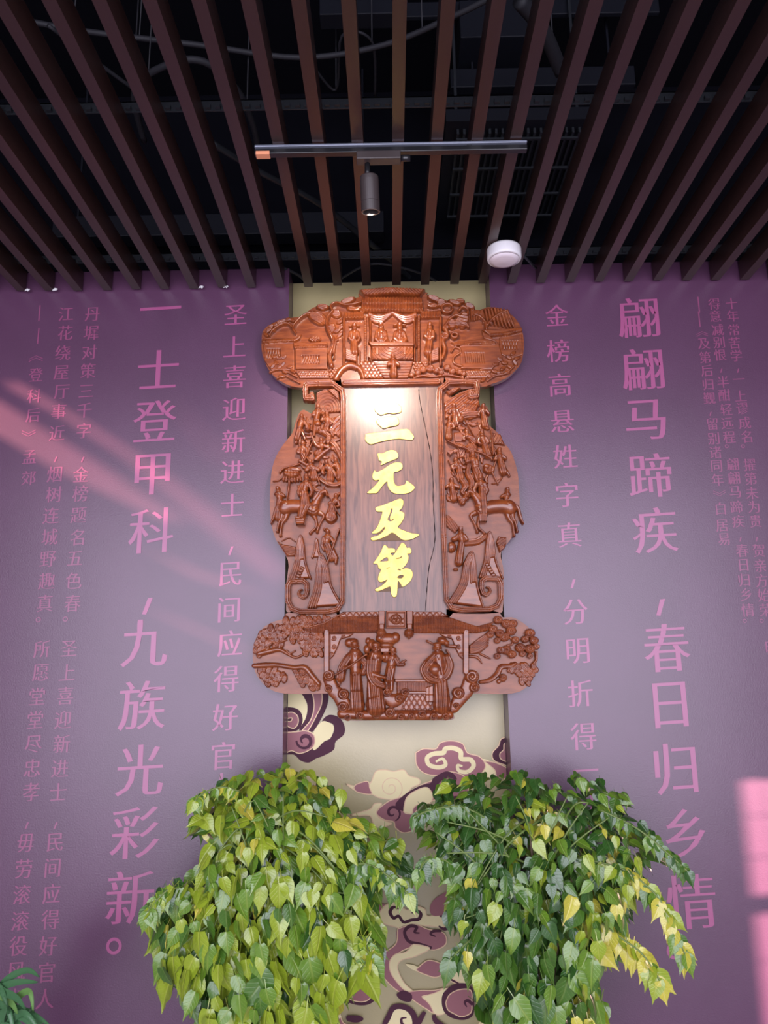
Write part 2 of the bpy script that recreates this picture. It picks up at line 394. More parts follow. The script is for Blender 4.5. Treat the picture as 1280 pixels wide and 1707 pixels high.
column('一士登甲科，九族光彩新。', [(268, 514), (264, 616), (258, 702), (254, 790), (252, 884), (246, 1010), (241, 1072), (237, 1176), (233, 1284), (225, 1388), (217, 1496), (190, 1577)], SB, M['letter'])
column('翩翩马蹄疾，春日归乡情。', [(1064, 530), (1071, 616), (1076, 699), (1083, 792), (1091, 884), (1101, 1012), (1111, 1080), (1117, 1175), (1126, 1282), (1140, 1392), (1152, 1503), (1124, 1585)], SB, M['letter'])
column('圣上喜迎新进士，民间应得好官人', [(393, 525), (391, 578), (391, 628), (390, 682), (389, 735), (387, 787), (387, 842), (385, 918), (384, 957), (382, 1017), (383, 1073), (377, 1132), (375, 1196), (372, 1260), (369, 1312)], SMd, M['letter'])
column('金榜高悬姓字真，分明折得一枝', [(928, 526), (930, 585), (933, 642), (937, 702), (942, 761), (945, 825), (949, 892), (955, 973), (959, 1020), (963, 1085), (967, 1156), (972, 1228), (976, 1284), (980, 1350)], SMd, M['letter'])
column('——︽登科后︾孟郊', [(67, 522), (65, 560), (60, 598), (60, 625), (57, 660), (55, 692), (48, 722), (49, 762), (48, 797)], SS * .92, M['letter2'])
column('江花绕屋厅事近，烟树连城野趣真。所愿堂堂尽忠孝，毋劳滚滚役风尘', [(110, 524), (109, 555), (105, 588), (102, 621), (103, 653), (98, 686), (95, 722), (93, 766), (91, 791), (90, 824), (85, 860), (83, 895), (80, 932), (78, 969), (75, 1006), (64, 1033), (70, 1082), (68, 1121), (62, 1161), (59, 1200), (56, 1240), (54, 1280), (52, 1320), (45, 1376), (43, 1405), (40, 1448), (37, 1491), (34, 1535), (31, 1577), (27, 1620), (24, 1664)], SS, M['letter2'])
column('丹墀对策三千字，金榜题名五色春。圣上喜迎新进士，民间应得好官人', [(154, 524), (152, 555), (149, 587), (147, 618), (144, 652), (141, 684), (140, 718), (138, 766), (135, 791), (134, 823), (131, 859), (129, 896), (125, 931), (123, 968), (121, 1006), (109, 1032), (115, 1081), (112, 1121), (109, 1160), (105, 1200), (103, 1240), (100, 1281), (97, 1320), (93, 1376), (92, 1404), (88, 1447), (86, 1490), (84, 1533), (80, 1577), (78, 1621), (75, 1665)], SS, M['letter2'])
column('——︽及第后归觐，留别诸同年︾白居易', [(1163, 508), (1164, 532), (1170, 557), (1173, 573), (1175, 596), (1178, 618), (1180, 641), (1182, 664), (1184, 690), (1187, 707), (1189, 731), (1192, 754), (1194, 777), (1196, 800), (1199, 822), (1201, 848), (1203, 876), (1206, 899)], ST, M['letter2'])
column('得意减别恨，半酣轻远程。翩翩马蹄疾，春日归乡情。', [(1190, 507), (1192, 527), (1196, 550), (1198, 571), (1200, 592), (1202, 618), (1205, 637), (1207, 659), (1210, 683), (1212, 706), (1215, 729), (1211, 744), (1221, 774), (1223, 797), (1225, 820), (1227, 845), (1230, 869), (1234, 899), (1237, 918), (1239, 942), (1240, 967), (1243, 991), (1246, 1017), (1241, 1035)], ST, M['letter2'])
column('十年常苦学，一上谬成名。擢第未为贵，贺亲方始荣。时', [(1219, 506), (1221, 527), (1223, 550), (1224, 572), (1227, 593), (1230, 618), (1231, 632), (1234, 660), (1237, 681), (1241, 705), (1244, 728), (1238, 744), (1249, 775), (1251, 798), (1253, 822), (1256, 845), (1259, 869), (1261, 899), (1264, 918), (1267, 943), (1269, 968), (1273, 992), (1276, 1017), (1269, 1035), (1286, 1078)], ST, M['letter2'])
COL.objects.unlink(_to); bpy.data.objects.remove(_to)
# ------------------------------------------------------------------ painted cloud mural in the niche
NY = NICHE_D
mural = MB().box((HALF_L + .001, NY - .004, 0.0), (HALF_R - .001, NY + .001, WALL_TOP - .004)).build('mural_panel', M['khaki'])
tag(mural, 'tall khaki niche panel painted with plum, rose and cream scroll clouds', 'mural')
mural_layer = [0]
XL, XR = HALF_L + .002, HALF_R - .002
def mp(pts, ox=460, oy=1140, s=400 / 1204):
    return [(ox + x * s, oy + y * s) for x, y in pts]
def fill(colr, pts, closed=True, smooth=6):
    """flat painted cloud shape, coordinates measured on the photograph crop"""
    mural_layer[0] += 1; Y = NY - .0045 - .00022 * mural_layer[0]
    c = crom(pts, smooth, True) if smooth else np.array(pts, float)
    P = on_y(*np.array(mp(c)).T, NY); P[:, 0] = np.clip(P[:, 0], XL, XR)
    bm = bmesh.new(); vs = [bm.verts.new((p[0], Y, p[2])) for p in P]
    es = [bm.edges.new((vs[i], vs[(i + 1) % len(vs)])) for i in range(len(vs))]
    bmesh.ops.triangle_fill(bm, use_beauty=True, edges=es)
    me = bpy.data.meshes.new('painted_cloud'); bm.to_mesh(me); bm.free(); me.materials.append(M[colr])
    link(bpy.data.objects.new('painted_cloud', me), mural)
def stroke(colr, pts, w, name='painted_scroll', smooth=8):
    mural_layer[0] += 1; Y = NY - .0045 - .00022 * mural_layer[0]
    c = crom(pts, smooth); n = len(c)
    ws = np.interp(np.linspace(0, 1, n), np.linspace(0, 1, len(w)), w) if hasattr(w, '__len__') else np.full(n, float(w))
    t = np.gradient(c, axis=0); t /= np.linalg.norm(t, axis=1)[:, None] + 1e-9; nn = np.stack([-t[:, 1], t[:, 0]], 1)
    A = c + nn * ws[:, None] / 2; B = c - nn * ws[:, None] / 2
    PA = on_y(*np.array(mp(A)).T, NY); PB = on_y(*np.array(mp(B)).T, NY)
    PA[:, 0] = np.clip(PA[:, 0], XL, XR); PB[:, 0] = np.clip(PB[:, 0], XL, XR)
    v = [(p[0], Y, p[2]) for p in PA] + [(p[0], Y, p[2]) for p in PB]
    f = [(i, i + 1, n + i + 1, n + i) for i in range(n - 1)]
    mesh_obj(name, v, f, M[colr], mural)
def oc(colr, pts, line='goldline', w=5):
    fill(colr, pts)
    if line: stroke(line, list(pts) + [pts[0]], w, 'painted_outline')
def spiral(cx, cy, r0, r1, a0, turns, n=22):
    return [(cx + (r0 + (r1 - r0) * i / n) * math.cos(a0 + turns * 2 * math.pi * i / n), cy + (r0 + (r1 - r0) * i / n) * math.sin(a0 + turns * 2 * math.pi * i / n)) for i in range(n + 1)]
# upper left group
oc('plum', [(40, 350), (90, 355), (125, 385), (165, 395), (200, 375), (240, 360), (290, 330), (300, 290), (340, 255), (345, 215), (320, 170), (270, 155), (235, 180), (228, 222), (245, 222), (262, 195), (288, 205), (290, 240), (262, 275), (200, 290), (60, 250), (40, 300)], None)
fill('cream', [(60, 45), (160, 45), (170, 110), (150, 180), (100, 235), (60, 230)])
fill('cream', [(190, 240), (230, 190), (262, 192), (290, 215), (275, 270), (240, 290), (205, 325), (185, 325)])
fill('plum', [(125, 40), (185, 40), (195, 110), (175, 180), (135, 235), (118, 228), (150, 170), (158, 110), (140, 65)])
fill('plum', [(215, 35), (258, 35), (262, 90), (235, 160), (190, 235), (160, 240), (205, 150), (222, 90)])
oc('rose', [(182, 40), (226, 40), (230, 95), (208, 150), (160, 235), (132, 235), (175, 180), (192, 110)])
oc('plum', [(40, 130), (80, 118), (120, 135), (135, 180), (118, 225), (80, 238), (40, 225)], None)
oc('rose', [(40, 150), (80, 142), (108, 160), (112, 195), (92, 222), (60, 212), (58, 190), (75, 188), (80, 170), (40, 175)])
oc('rose', [(40, 245), (100, 240), (150, 235), (190, 255), (195, 300), (170, 330), (120, 348), (80, 335), (40, 340)])
stroke('plum', spiral(145, 285, 14, 42, 2.2, 1.15), [5, 20, 16, 10])
# right edge fragment
oc('plum', [(1180, 262), (1130, 275), (1115, 310), (1085, 345), (1090, 380), (1130, 400), (1180, 400)])
oc('rose', [(1180, 290), (1145, 300), (1140, 330), (1122, 350), (1130, 378), (1180, 385)])
# large rose cloud
fill('cream', [(1020, 380), (1080, 390), (1115, 440), (1150, 460), (1060, 475), (1000, 460)])
oc('rose', [(1040, 385), (1100, 395), (1170, 430), (1175, 470), (1110, 468), (1095, 430)])
oc('rose', [(700, 345), (740, 325), (800, 325), (825, 295), (880, 285), (935, 300), (960, 345), (1020, 365), (1050, 410), (1020, 455), (960, 470), (880, 450), (800, 458), (740, 445), (705, 405)])
stroke('cream', [(800, 390), (835, 375), (850, 405), (815, 418), (768, 405), (758, 370), (790, 350), (838, 345), (850, 325), (890, 322), (925, 340), (930, 375), (975, 380), (990, 410), (960, 440), (918, 435), (910, 408), (935, 412)], [10, 22, 22, 24, 24, 24, 20, 10])
# cream cloud with rose tail
oc('cream', [(350, 500), (400, 512), (470, 500), (500, 440), (545, 430), (590, 438), (640, 430), (668, 460), (715, 475), (720, 500), (680, 520), (650, 560), (590, 578), (520, 570), (470, 548), (410, 540)])
oc('rose', [(390, 520), (405, 502), (460, 488), (470, 520), (478, 552), (410, 542)])
stroke('goldline', spiral(575, 520, 8, 62, 3.4, 1.6), 4, 'painted_outline')
# plum/rose knot
oc('rose', [(520, 620), (570, 585), (640, 560), (700, 520), (740, 500), (790, 480), (830, 450), (880, 440), (950, 470), (960, 560), (900, 600), (860, 620), (800, 580), (700, 640), (690, 700), (690, 730), (640, 745), (600, 720), (590, 690), (545, 680), (505, 650)])
fill('plum', [(600, 600), (650, 550), (720, 510), (775, 495), (790, 470), (850, 438), (890, 450), (905, 480), (860, 470), (815, 500), (812, 545), (840, 575), (905, 560), (895, 590), (840, 600), (770, 560), (700, 600), (670, 640), (620, 630)])
oc('cream', [(640, 640), (655, 570), (710, 530), (760, 520), (785, 560), (770, 600), (720, 600), (690, 620), (680, 650)])
oc('cream', [(375, 655), (430, 640), (475, 625), (495, 600), (530, 600), (505, 640), (520, 670), (560, 690), (580, 700), (520, 720), (490, 700), (470, 660), (400, 660)])
stroke('plum', spiral(585, 645, 8, 42, 0.6, 1.1), [4, 14, 14, 6])
stroke('plum', spiral(870, 540, 10, 60, 0.2, .8), [6, 18, 24, 16])
fill('cream', [(700, 650), (760, 640), (790, 660), (760, 690), (700, 690)])
oc('plum', [(200, 490), (245, 500), (270, 545), (310, 560), (328, 610), (300, 665), (230, 660), (190, 600)])
oc('rose', [(200, 515), (235, 520), (255, 560), (290, 575), (300, 620), (270, 650), (200, 640)])
# middle-lower group, right of the left plant
fill('rose', [(500, 1105), (545, 1100), (570, 1140), (540, 1180), (500, 1175), (488, 1140)])
oc('cream', [(515, 1150), (545, 1110), (590, 1092), (630, 1115), (660, 1130), (700, 1112), (745, 1125), (760, 1160), (830, 1150), (865, 1185), (840, 1215), (760, 1210), (690, 1205), (640, 1230), (600, 1215), (560, 1205), (520, 1185)])
stroke('plum', [(615, 1125), (590, 1115), (572, 1140), (590, 1170), (615, 1160), (640, 1190), (680, 1180), (715, 1175), (725, 1150), (705, 1135), (680, 1145)], [6, 18, 16, 14, 16, 18, 18, 6])
stroke('plum', [(820, 1160), (865, 1165), (870, 1200), (845, 1225), (815, 1210)], [8, 24, 22, 6])
oc('rose', [(610, 1225), (690, 1200), (760, 1225), (840, 1245), (850, 1300), (790, 1330), (720, 1310), (640, 1330), (580, 1380), (575, 1440), (620, 1500), (680, 1540), (640, 1550), (570, 1500), (520, 1430), (525, 1360), (600, 1300)])
fill('rose', [(850, 1040), (790, 1080), (770, 1130), (800, 1160), (900, 1130), (950, 1080), (900, 1010)])
stroke('plum', [(720, 1245), (695, 1240), (705, 1215), (670, 1210), (645, 1240), (665, 1285), (720, 1300), (780, 1320)], [6, 14, 18, 16, 16, 16])
stroke('plum', [(830, 1235), (790, 1235), (775, 1250), (800, 1262)], [10, 16, 12, 5])
oc('cream', [(690, 1300), (770, 1320), (700, 1360), (630, 1380), (610, 1420), (640, 1490), (690, 1540), (640, 1525), (580, 1450), (570, 1390), (600, 1350), (650, 1340)])
fill('cream', [(650, 1400), (700, 1408), (740, 1440), (690, 1430)])
oc('rose', [(720, 1410), (765, 1380), (830, 1400), (840, 1440), (800, 1465), (745, 1450), (705, 1430)])
oc('plum', [(850, 1390), (900, 1370), (960, 1400), (980, 1450), (930, 1500), (870, 1480), (835, 1440)])
oc('cream', [(870, 1420), (920, 1395), (970, 1390), (985, 1450), (950, 1500), (900, 1480), (875, 1460)])
# bottom clouds
oc('rose', [(640, 1540), (720, 1530), (790, 1530), (850, 1520), (840, 1560), (800, 1640), (750, 1620), (690, 1580)])
oc('cream', [(730, 1560), (790, 1545), (850, 1520), (900, 1530), (850, 1600), (850, 1640), (800, 1650), (770, 1600)])
fill('plum', [(605, 1550), (640, 1530), (680, 1550), (675, 1585), (630, 1580)])
oc('plum', [(830, 1590), (840, 1540), (890, 1500), (950, 1495), (985, 1530), (990, 1640), (950, 1675), (890, 1670), (845, 1640)], None)
oc('rose', [(850, 1590), (870, 1550), (920, 1525), (975, 1530), (980, 1590), (975, 1640), (930, 1660), (890, 1645), (860, 1625)])
stroke('plum', [(985, 1600), (960, 1580), (945, 1590), (955, 1612)], [16, 16, 12, 5])
oc('plum', [(560, 1640), (590, 1600), (650, 1600), (700, 1640), (700, 1710), (540, 1720)], None)
oc('cream', [(575, 1670), (600, 1625), (650, 1630), (680, 1670), (670, 1720), (560, 1720)], None)
stroke('plum', [(670, 1710), (635, 1700), (630, 1670), (655, 1665)], [16, 16, 12, 5])
stroke('plum', [(745, 1635), (725, 1670), (700, 1720)], [18, 26, 30])
stroke('plum', [(790, 1650), (800, 1680), (850, 1720)], [18, 26, 30])
fill('cream', [(1010, 1720), (1040, 1660), (1110, 1630), (1150, 1680), (1100, 1720)])
oc('plum', [(300, 1410), (330, 1375), (390, 1380), (440, 1400), (490, 1430), (510, 1500), (500, 1570), (460, 1600), (400, 1600), (340, 1570), (290, 1480)], None)
oc('rose', [(310, 1420), (335, 1385), (385, 1380), (430, 1430), (480, 1450), (490, 1510), (470, 1570), (420, 1585), (350, 1560), (310, 1500)])
stroke('plum', [(385, 1525), (370, 1500), (345, 1495), (325, 1520), (335, 1560), (370, 1590)], [5, 14, 18, 20, 20])
stroke('plum', [(305, 1410), (330, 1420), (328, 1450), (300, 1470)], [18, 16, 14, 8])
oc('rose', [(270, 1600), (310, 1600), (340, 1690), (420, 1700), (420, 1720), (260, 1720)])
fill('plum', [(360, 1655), (420, 1655), (440, 1672), (410, 1688), (360, 1680)])
fill('cream', [(180, 1650), (250, 1640), (330, 1655), (270, 1690), (190, 1700)])
# ------------------------------------------------------------------ carved plaque: relief builder
BY = -0.080          # front face of the backing boards
PXM = 0.0034        # one photo pixel in metres on the board
def to_world(X, Y, H):
    P = on_y(X, Y, BY); P[..., 1] = BY - H * PXM
    return P
class Rel:
    """heights (in pixels) over a grid; everything is real displaced geometry with depth"""
    def __init__(s, x0, y0, x1, y1, step=0.7):
        s.xs = np.arange(x0, x1 + step, step); s.ys = np.arange(y0, y1 + step, step); s.st = step
        s.X, s.Y = np.meshgrid(s.xs, s.ys); s.H = np.full(s.X.shape, -9.0)
    def win(s, x0, y0, x1, y1):
        i0 = max(0, int((x0 - s.xs[0]) / s.st) - 1); i1 = min(len(s.xs), int((x1 - s.xs[0]) / s.st) + 3)
        j0 = max(0, int((y0 - s.ys[0]) / s.st) - 1); j1 = min(len(s.ys), int((y1 - s.ys[0]) / s.st) + 3)
        return slice(j0, max(j1, j0)), slice(i0, max(i1, i0))
    def cap(s, pts, rad, h=None, base=0, prof='round', fold=0, fw=3.0, smooth=False):
        rad = list(rad) if hasattr(rad, '__len__') else [rad] * len(pts)
        if smooth:
            n0 = len(pts); q = crom(pts, 6); rad = np.interp(np.linspace(0, n0 - 1, len(q)), range(n0), rad); pts = q
        hh = h if h is not None else max(rad) * .8
        for k in range(len(pts) - 1):
            (ax, ay), (bx, by) = pts[k], pts[k + 1]; ra, rb = rad[k], rad[k + 1]; R = max(ra, rb)
            w = s.win(min(ax, bx) - R, min(ay, by) - R, max(ax, bx) + R, max(ay, by) + R)
            X, Y = s.X[w], s.Y[w]
            if X.size == 0: continue
            L2 = (bx - ax) ** 2 + (by - ay) ** 2 + 1e-9
            t = np.clip(((X - ax) * (bx - ax) + (Y - ay) * (by - ay)) / L2, 0, 1)
            dx = X - ax - t * (bx - ax); dy = Y - ay - t * (by - ay); d = np.hypot(dx, dy)
            r = ra + (rb - ra) * t; q = d / np.maximum(r, .01); m_ = q < 1
            if prof == 'round': z = np.sqrt(np.clip(1 - q * q, 0, 1))
            elif prof == 'flat': z = np.clip((1 - q) * 3.5, 0, 1) ** .5
            elif prof == 'frame':   # beaded moulding: outer bead, dip, broad crown, dip, bead
                z = np.interp(q, [0, .30, .42, .52, .62, .80, .90, 1], [1, .94, .74, .66, .86, .84, .45, 0])
            elif prof == 'scroll':
                z = np.interp(q, [0, .3, .6, .75, .9, 1], [1, .95, .7, .78, .6, 0])
            z = base + hh * z
            if fold:
                side = (dx * (by - ay) - dy * (bx - ax)) / math.sqrt(L2)
                z = z + fold * np.sin(side * 2 * math.pi / fw + t * .8) * (1 - q) ** .5 * m_ if False else z + fold * np.sin(side * 2 * math.pi / fw) * np.sqrt(np.clip(1 - q, 0, 1))
            s.H[w] = np.where(m_, np.maximum(s.H[w], z), s.H[w])
        return s
    def ell(s, cx, cy, rx, ry=None, h=None, base=0, ang=0, prof='round', tex=None):
        ry = ry or rx; h = h if h is not None else min(rx, ry) * .8; R = max(rx, ry)
        w = s.win(cx - R, cy - R, cx + R, cy + R); X, Y = s.X[w] - cx, s.Y[w] - cy
        if X.size == 0: return s
        c, n = math.cos(ang), math.sin(ang); u = (X * c + Y * n) / rx; v = (-X * n + Y * c) / ry
        q = np.sqrt(u * u + v * v); m_ = q < 1
        z = np.sqrt(np.clip(1 - q * q, 0, 1)) if prof == 'round' else np.clip((1 - q) * 3.5, 0, 1) ** .5
        z = base + h * z
        if tex is not None: z = z + tex(u, v, q)
        s.H[w] = np.where(m_, np.maximum(s.H[w], z), s.H[w]); return s
    def poly(s, pts, h=3, r=1.5, base=0, tex=None, prof='flat'):
        P = np.array(pts, float); w = s.win(P[:, 0].min(), P[:, 1].min(), P[:, 0].max(), P[:, 1].max())
        X, Y = s.X[w], s.Y[w]
        if X.size == 0: return s
        ins = np.zeros(X.shape, bool); d = np.full(X.shape, 1e9)
        for k in range(len(P)):
            (ax, ay), (bx, by) = P[k], P[(k + 1) % len(P)]
            cnd = ((ay > Y) != (by > Y)) & (X < (bx - ax) * (Y - ay) / ((by - ay) if by != ay else 1e-9) + ax); ins ^= cnd
            L2 = (bx - ax) ** 2 + (by - ay) ** 2 + 1e-9
            t = np.clip(((X - ax) * (bx - ax) + (Y - ay) * (by - ay)) / L2, 0, 1)
            d = np.minimum(d, np.hypot(X - ax - t * (bx - ax), Y - ay - t * (by - ay)))
        q = np.clip(d / r, 0, 1); z = base + h * np.sqrt(1 - (1 - q) ** 2)
        if tex is not None: z = z + tex(X, Y) * q
        s.H[w] = np.where(ins, np.maximum(s.H[w], z), s.H[w]); return s
    def groove(s, pts, wd=.8, depth=1.5, smooth=False):
        if smooth: pts = crom(pts, 6)
        for k in range(len(pts) - 1):
            (ax, ay), (bx, by) = pts[k], pts[k + 1]; R = wd * 2.5
            w = s.win(min(ax, bx) - R, min(ay, by) - R, max(ax, bx) + R, max(ay, by) + R); X, Y = s.X[w], s.Y[w]
            if X.size == 0: continue
            L2 = (bx - ax) ** 2 + (by - ay) ** 2 + 1e-9
            t = np.clip(((X - ax) * (bx - ax) + (Y - ay) * (by - ay)) / L2, 0, 1)
            d = np.hypot(X - ax - t * (bx - ax), Y - ay - t * (by - ay))
            s.H[w] = np.where(s.H[w] > -5, s.H[w] - depth * np.exp(-(d / wd) ** 2) * .7, s.H[w])
        return s
    def build(s, name, parent, matl='wood', clip=None, label=None, mirror=None):
        H = s.H; ok = H > -5
        if not ok.any(): return None
        cell = ok[:-1, :-1] | ok[1:, :-1] | ok[:-1, 1:] | ok[1:, 1:]
        used = np.zeros(H.shape, bool)
        used[:-1, :-1] |= cell; used[1:, :-1] |= cell; used[:-1, 1:] |= cell; used[1:, 1:] |= cell
        idx = np.full(H.shape, -1); idx[used] = np.arange(used.sum())
        Hc = np.where(ok, np.maximum(H, -1.0), -1.0)
        P = to_world(s.X[used], s.Y[used], Hc[used])
        if mirror is not None: P[:, 0] = 2 * mirror - P[:, 0]
        a, b_, c, d = idx[:-1, :-1][cell], idx[:-1, 1:][cell], idx[1:, 1:][cell], idx[1:, :-1][cell]
        F = np.stack([a, b_, c, d], 1) if mirror is not None else np.stack([a, d, c, b_], 1)
        me = bpy.data.meshes.new(name); nf = len(F)
        me.vertices.add(len(P)); me.vertices.foreach_set('co', P.astype(np.float32).ravel())
        me.loops.add(nf * 4); me.loops.foreach_set('vertex_index', F.astype(np.int32).ravel())
        me.polygons.add(nf); me.polygons.foreach_set('loop_start', np.arange(0, nf * 4, 4, dtype=np.int32))
        me.polygons.foreach_set('loop_total', np.full(nf, 4, np.int32)) if False else None
        me.update(calc_edges=True); me.polygons.foreach_set('use_smooth', np.ones(nf, bool)); me.materials.append(M[matl])
        o = bpy.data.objects.new(name, me); link(o, parent)
        if label: o['label'] = label
        return o

def board(name, outline, parent, matl='woodp', y_front=BY, thick=0.035, smooth=6, bev=.004, mirror=None):
    c = crom(outline, smooth, True) if smooth else np.array(outline, float)
    P = on_y(*c.T, y_front)
    if mirror is not None: P[:, 0] = 2 * mirror - P[:, 0]
    bm = bmesh.new(); vs = [bm.verts.new((p[0], y_front, p[2])) for p in P]
    es = [bm.edges.new((vs[i], vs[(i + 1) % len(vs)])) for i in range(len(vs))]
    r = bmesh.ops.triangle_fill(bm, use_beauty=True, use_dissolve=False, edges=es)
    fs = list(bm.faces)
    ex = bmesh.ops.extrude_face_region(bm, geom=fs)
    nv = [g for g in ex['geom'] if isinstance(g, bmesh.types.BMVert)]
    bmesh.ops.translate(bm, verts=nv, vec=(0, thick, 0))
    bmesh.ops.recalc_face_normals(bm, faces=bm.faces)
    me = bpy.data.meshes.new(name); bm.to_mesh(me); bm.free(); me.materials.append(M[matl])
    o = bpy.data.objects.new(name, me); link(o, parent); return o

def person(R, head, waist, foot, r=4.2, hands=(), base=2, h=6, hat=None, fold=.8, face=1, hairbun=False, flare=1.0):
    """a robed carved figure: robe, torso, sleeves to each hand, neck, head, face, hair or hat"""
    hx, hy = head; wx, wy = waist; fx, fy = foot
    nx, ny = hx + (wx - hx) * .25, hy + r * 1.25
    dx, dy = fx - wx, fy - wy
    R.cap([(wx, wy), (fx, fy)], [r * 1.35, r * 1.75 * flare], h, base, fold=fold, fw=r * .75)
    R.cap([(nx, ny + r * .5), (wx, wy)], [r * 1.45, r * 1.3], h * 1.05, base + .6)
    R.ell(nx, ny + r * .75, r * 1.9, r * .95, h * .85, base + .8)
    for k, (ax, ay) in enumerate(hands):
        sg = -1 if ax < nx else 1
        sx, sy = nx + sg * r * 1.35, ny + r * .9
        ex, ey = (sx + ax) / 2 + sg * r * .7, (sy + ay) / 2 + r * .6
        R.cap([(sx, sy), (ex, ey), (ax, ay)], [r * .75, r * .72, r * .62], h * .55, base + h * .55, fold=fold * .4, fw=r * .5)
        R.ell(ax, ay, r * .42, r * .42, r * .4, base + h * .75)
    R.cap([(hx, hy), (nx, ny)], [r * .5, r * .55], h * .6, base + 1.5)
    R.ell(hx, hy, r * .86, r * 1.08, r * .9, base + h * .62)
    R.ell(hx - .05 * r, hy - .55 * r, r * .95, r * .62, r * .9, base + h * .66)
    if face:
        zt = base + h * .62 + r * .78; gw = max(.38, r * .085)
        R.cap([(hx + .08 * r, hy + .02 * r), (hx + .1 * r, hy + .38 * r)], [r * .13, r * .21], r * .2, zt)
        for q in (-.36, .52): R.groove([(hx + (q - .2) * r, hy + .10 * r), (hx + (q + .2) * r, hy + .08 * r)], gw, r * .22); R.ell(hx + q * r, hy + .52 * r, r * .24, r * .2, r * .1, zt - r * .2)
        R.groove([(hx - .18 * r, hy + .66 * r), (hx + .36 * r, hy + .66 * r)], gw, r * .2)
        for sg in (-1, 1): R.ell(hx + sg * .86 * r, hy + .15 * r, r * .16, r * .3, r * .3, base + h * .6)
    if hairbun: R.ell(hx - .3 * r, hy - 1.25 * r, r * .5, r * .45, r * .6, base + h * .6)
    if hat == 'wing':
        R.ell(hx, hy - .85 * r, r * .9, r * .6, r * .9, base + h * .75)
        R.cap([(hx - 2.1 * r, hy - .5 * r), (hx - .8 * r, hy - .65 * r)], r * .2, 1.5, base + h * .6)
        R.cap([(hx + .8 * r, hy - .65 * r), (hx + 2.1 * r, hy - .5 * r)], r * .2, 1.5, base + h * .6)
    elif hat == 'crown':
        R.poly([(hx - r * .85, hy - .5 * r), (hx + r * .85, hy - .5 * r), (hx + r * .8, hy - 1.5 * r), (hx - r * .8, hy - 1.5 * r)], r * .9, 1, base + h * .7)
        R.groove([(hx - r * .8, hy - r * .9), (hx + r * .8, hy - r * .9)], .5, 1)
    elif hat == 'cap':
        R.ell(hx, hy - .9 * r, r * .9, r * .75, r * 1.0, base + h * .7)
    elif hat == 'beard':
        R.cap([(hx, hy + .6 * r), (hx, hy + 2.2 * r)], [r * .5, r * .2], r * .5, base + h, fold=.3, fw=1.2)
        R.ell(hx, hy - .85 * r, r * .9, r * .6, r * .9, base + h * .75)
    R.groove([(nx - r * .7, ny + r * .1), (nx + r * .1, ny + r * 1.3)], .45, 1.1); R.groove([(nx + r * .7, ny + r * .1), (nx, ny + r * 1.3)], .45, 1.1)
    R.groove([(wx - r * 1.3, wy), (wx + r * 1.3, wy)], .6, 1.2)
    return R
def figure(parent, head, waist, foot, r=4.2, name='carved_figure', extra=None, step=.6, **kw):
    xs = [head[0], waist[0], foot[0]] + [a for a, _ in kw.get('hands', ())]; ys = [head[1], waist[1], foot[1]] + [b_ for _, b_ in kw.get('hands', ())]
    m_ = r * 3.2
    R = Rel(min(xs) - m_, min(ys) - m_, max(xs) + m_, max(ys) + m_, step)
    person(R, head, waist, foot, r, **kw)
    if extra: extra(R)
    return R.build(name, parent)
def mk(parent, name, box, fn, step=.7, matl='wood', mirror=None):
    R = Rel(*box, step); fn(R); return R.build(name, parent, matl, mirror=mirror)
def stripes(ax, per, amp, ang=0):
    c, n = math.cos(ang), math.sin(ang)
    if ax == 'v': return lambda X, Y: amp * np.sin((X * c + Y * n) * 2 * math.pi / per)
    return lambda X, Y: amp * np.sin((Y * c + X * n) * 2 * math.pi / per)
def leafscale(R, cx, cy, l, w, ang, base, h=2.6):
    """one overlapping carved leaf: pointed oval with radiating veins, tip towards ang"""
    def tex(u, v, q): return -.45 * (1 + np.cos(v * 16)) * (q < .9) * (u < .6) * .8 + u * 1.0
    R.ell(cx, cy, l, w, h, base, ang, 'flat', tex)
def inside(p, poly):
    x, y = p; c = False; n = len(poly)
    for i in range(n):
        (ax, ay), (bx, by) = poly[i], poly[(i + 1) % n]
        if (ay > y) != (by > y) and x < (bx - ax) * (y - ay) / (by - ay) + ax: c = not c
    return c
def leafpatch(R, poly, l, w, ang, pitch, base0=2, slope=.0, jit=.3, rs=None):
    rs = rs or random.Random(3)
    xs = [p[0] for p in poly]; ys = [p[1] for p in poly]; y = min(ys); row = 0; L = []
    while y < max(ys):
        x = min(xs) + (row % 2) * pitch / 2
        while x < max(xs):
            if inside((x, y), poly): L.append((x + rs.uniform(-jit, jit) * pitch, y + rs.uniform(-jit, jit) * pitch * .5))
            x += pitch
        y += pitch * .8; row += 1
    L.sort(key=lambda p: -(p[0] * math.cos(ang) + p[1] * math.sin(ang)))
    for i, (x, y) in enumerate(L):
        leafscale(R, x, y, l * rs.uniform(.85, 1.15), w * rs.uniform(.85, 1.15), ang + rs.uniform(-.35, .35), base0 + i * .0 + rs.uniform(0, 1.6))

# mirror axis of the plaque (world x)
MX = float((on_y(477, 1000, BY)[0] + on_y(838, 1000, BY)[0]) / 2)
plaque = thing('carved_plaque', 'tall carved rosewood plaque with gold calligraphy, hung over the painted niche', 'plaque')

# backing battens that fix it to the niche
for z in (1.75, 2.25, 2.9, 3.3):
    MB().box((MX - .25, BY + .036, z - .03), (MX + .25, NY - .005, z + .03)).build('batten', M['wood'], plaque)

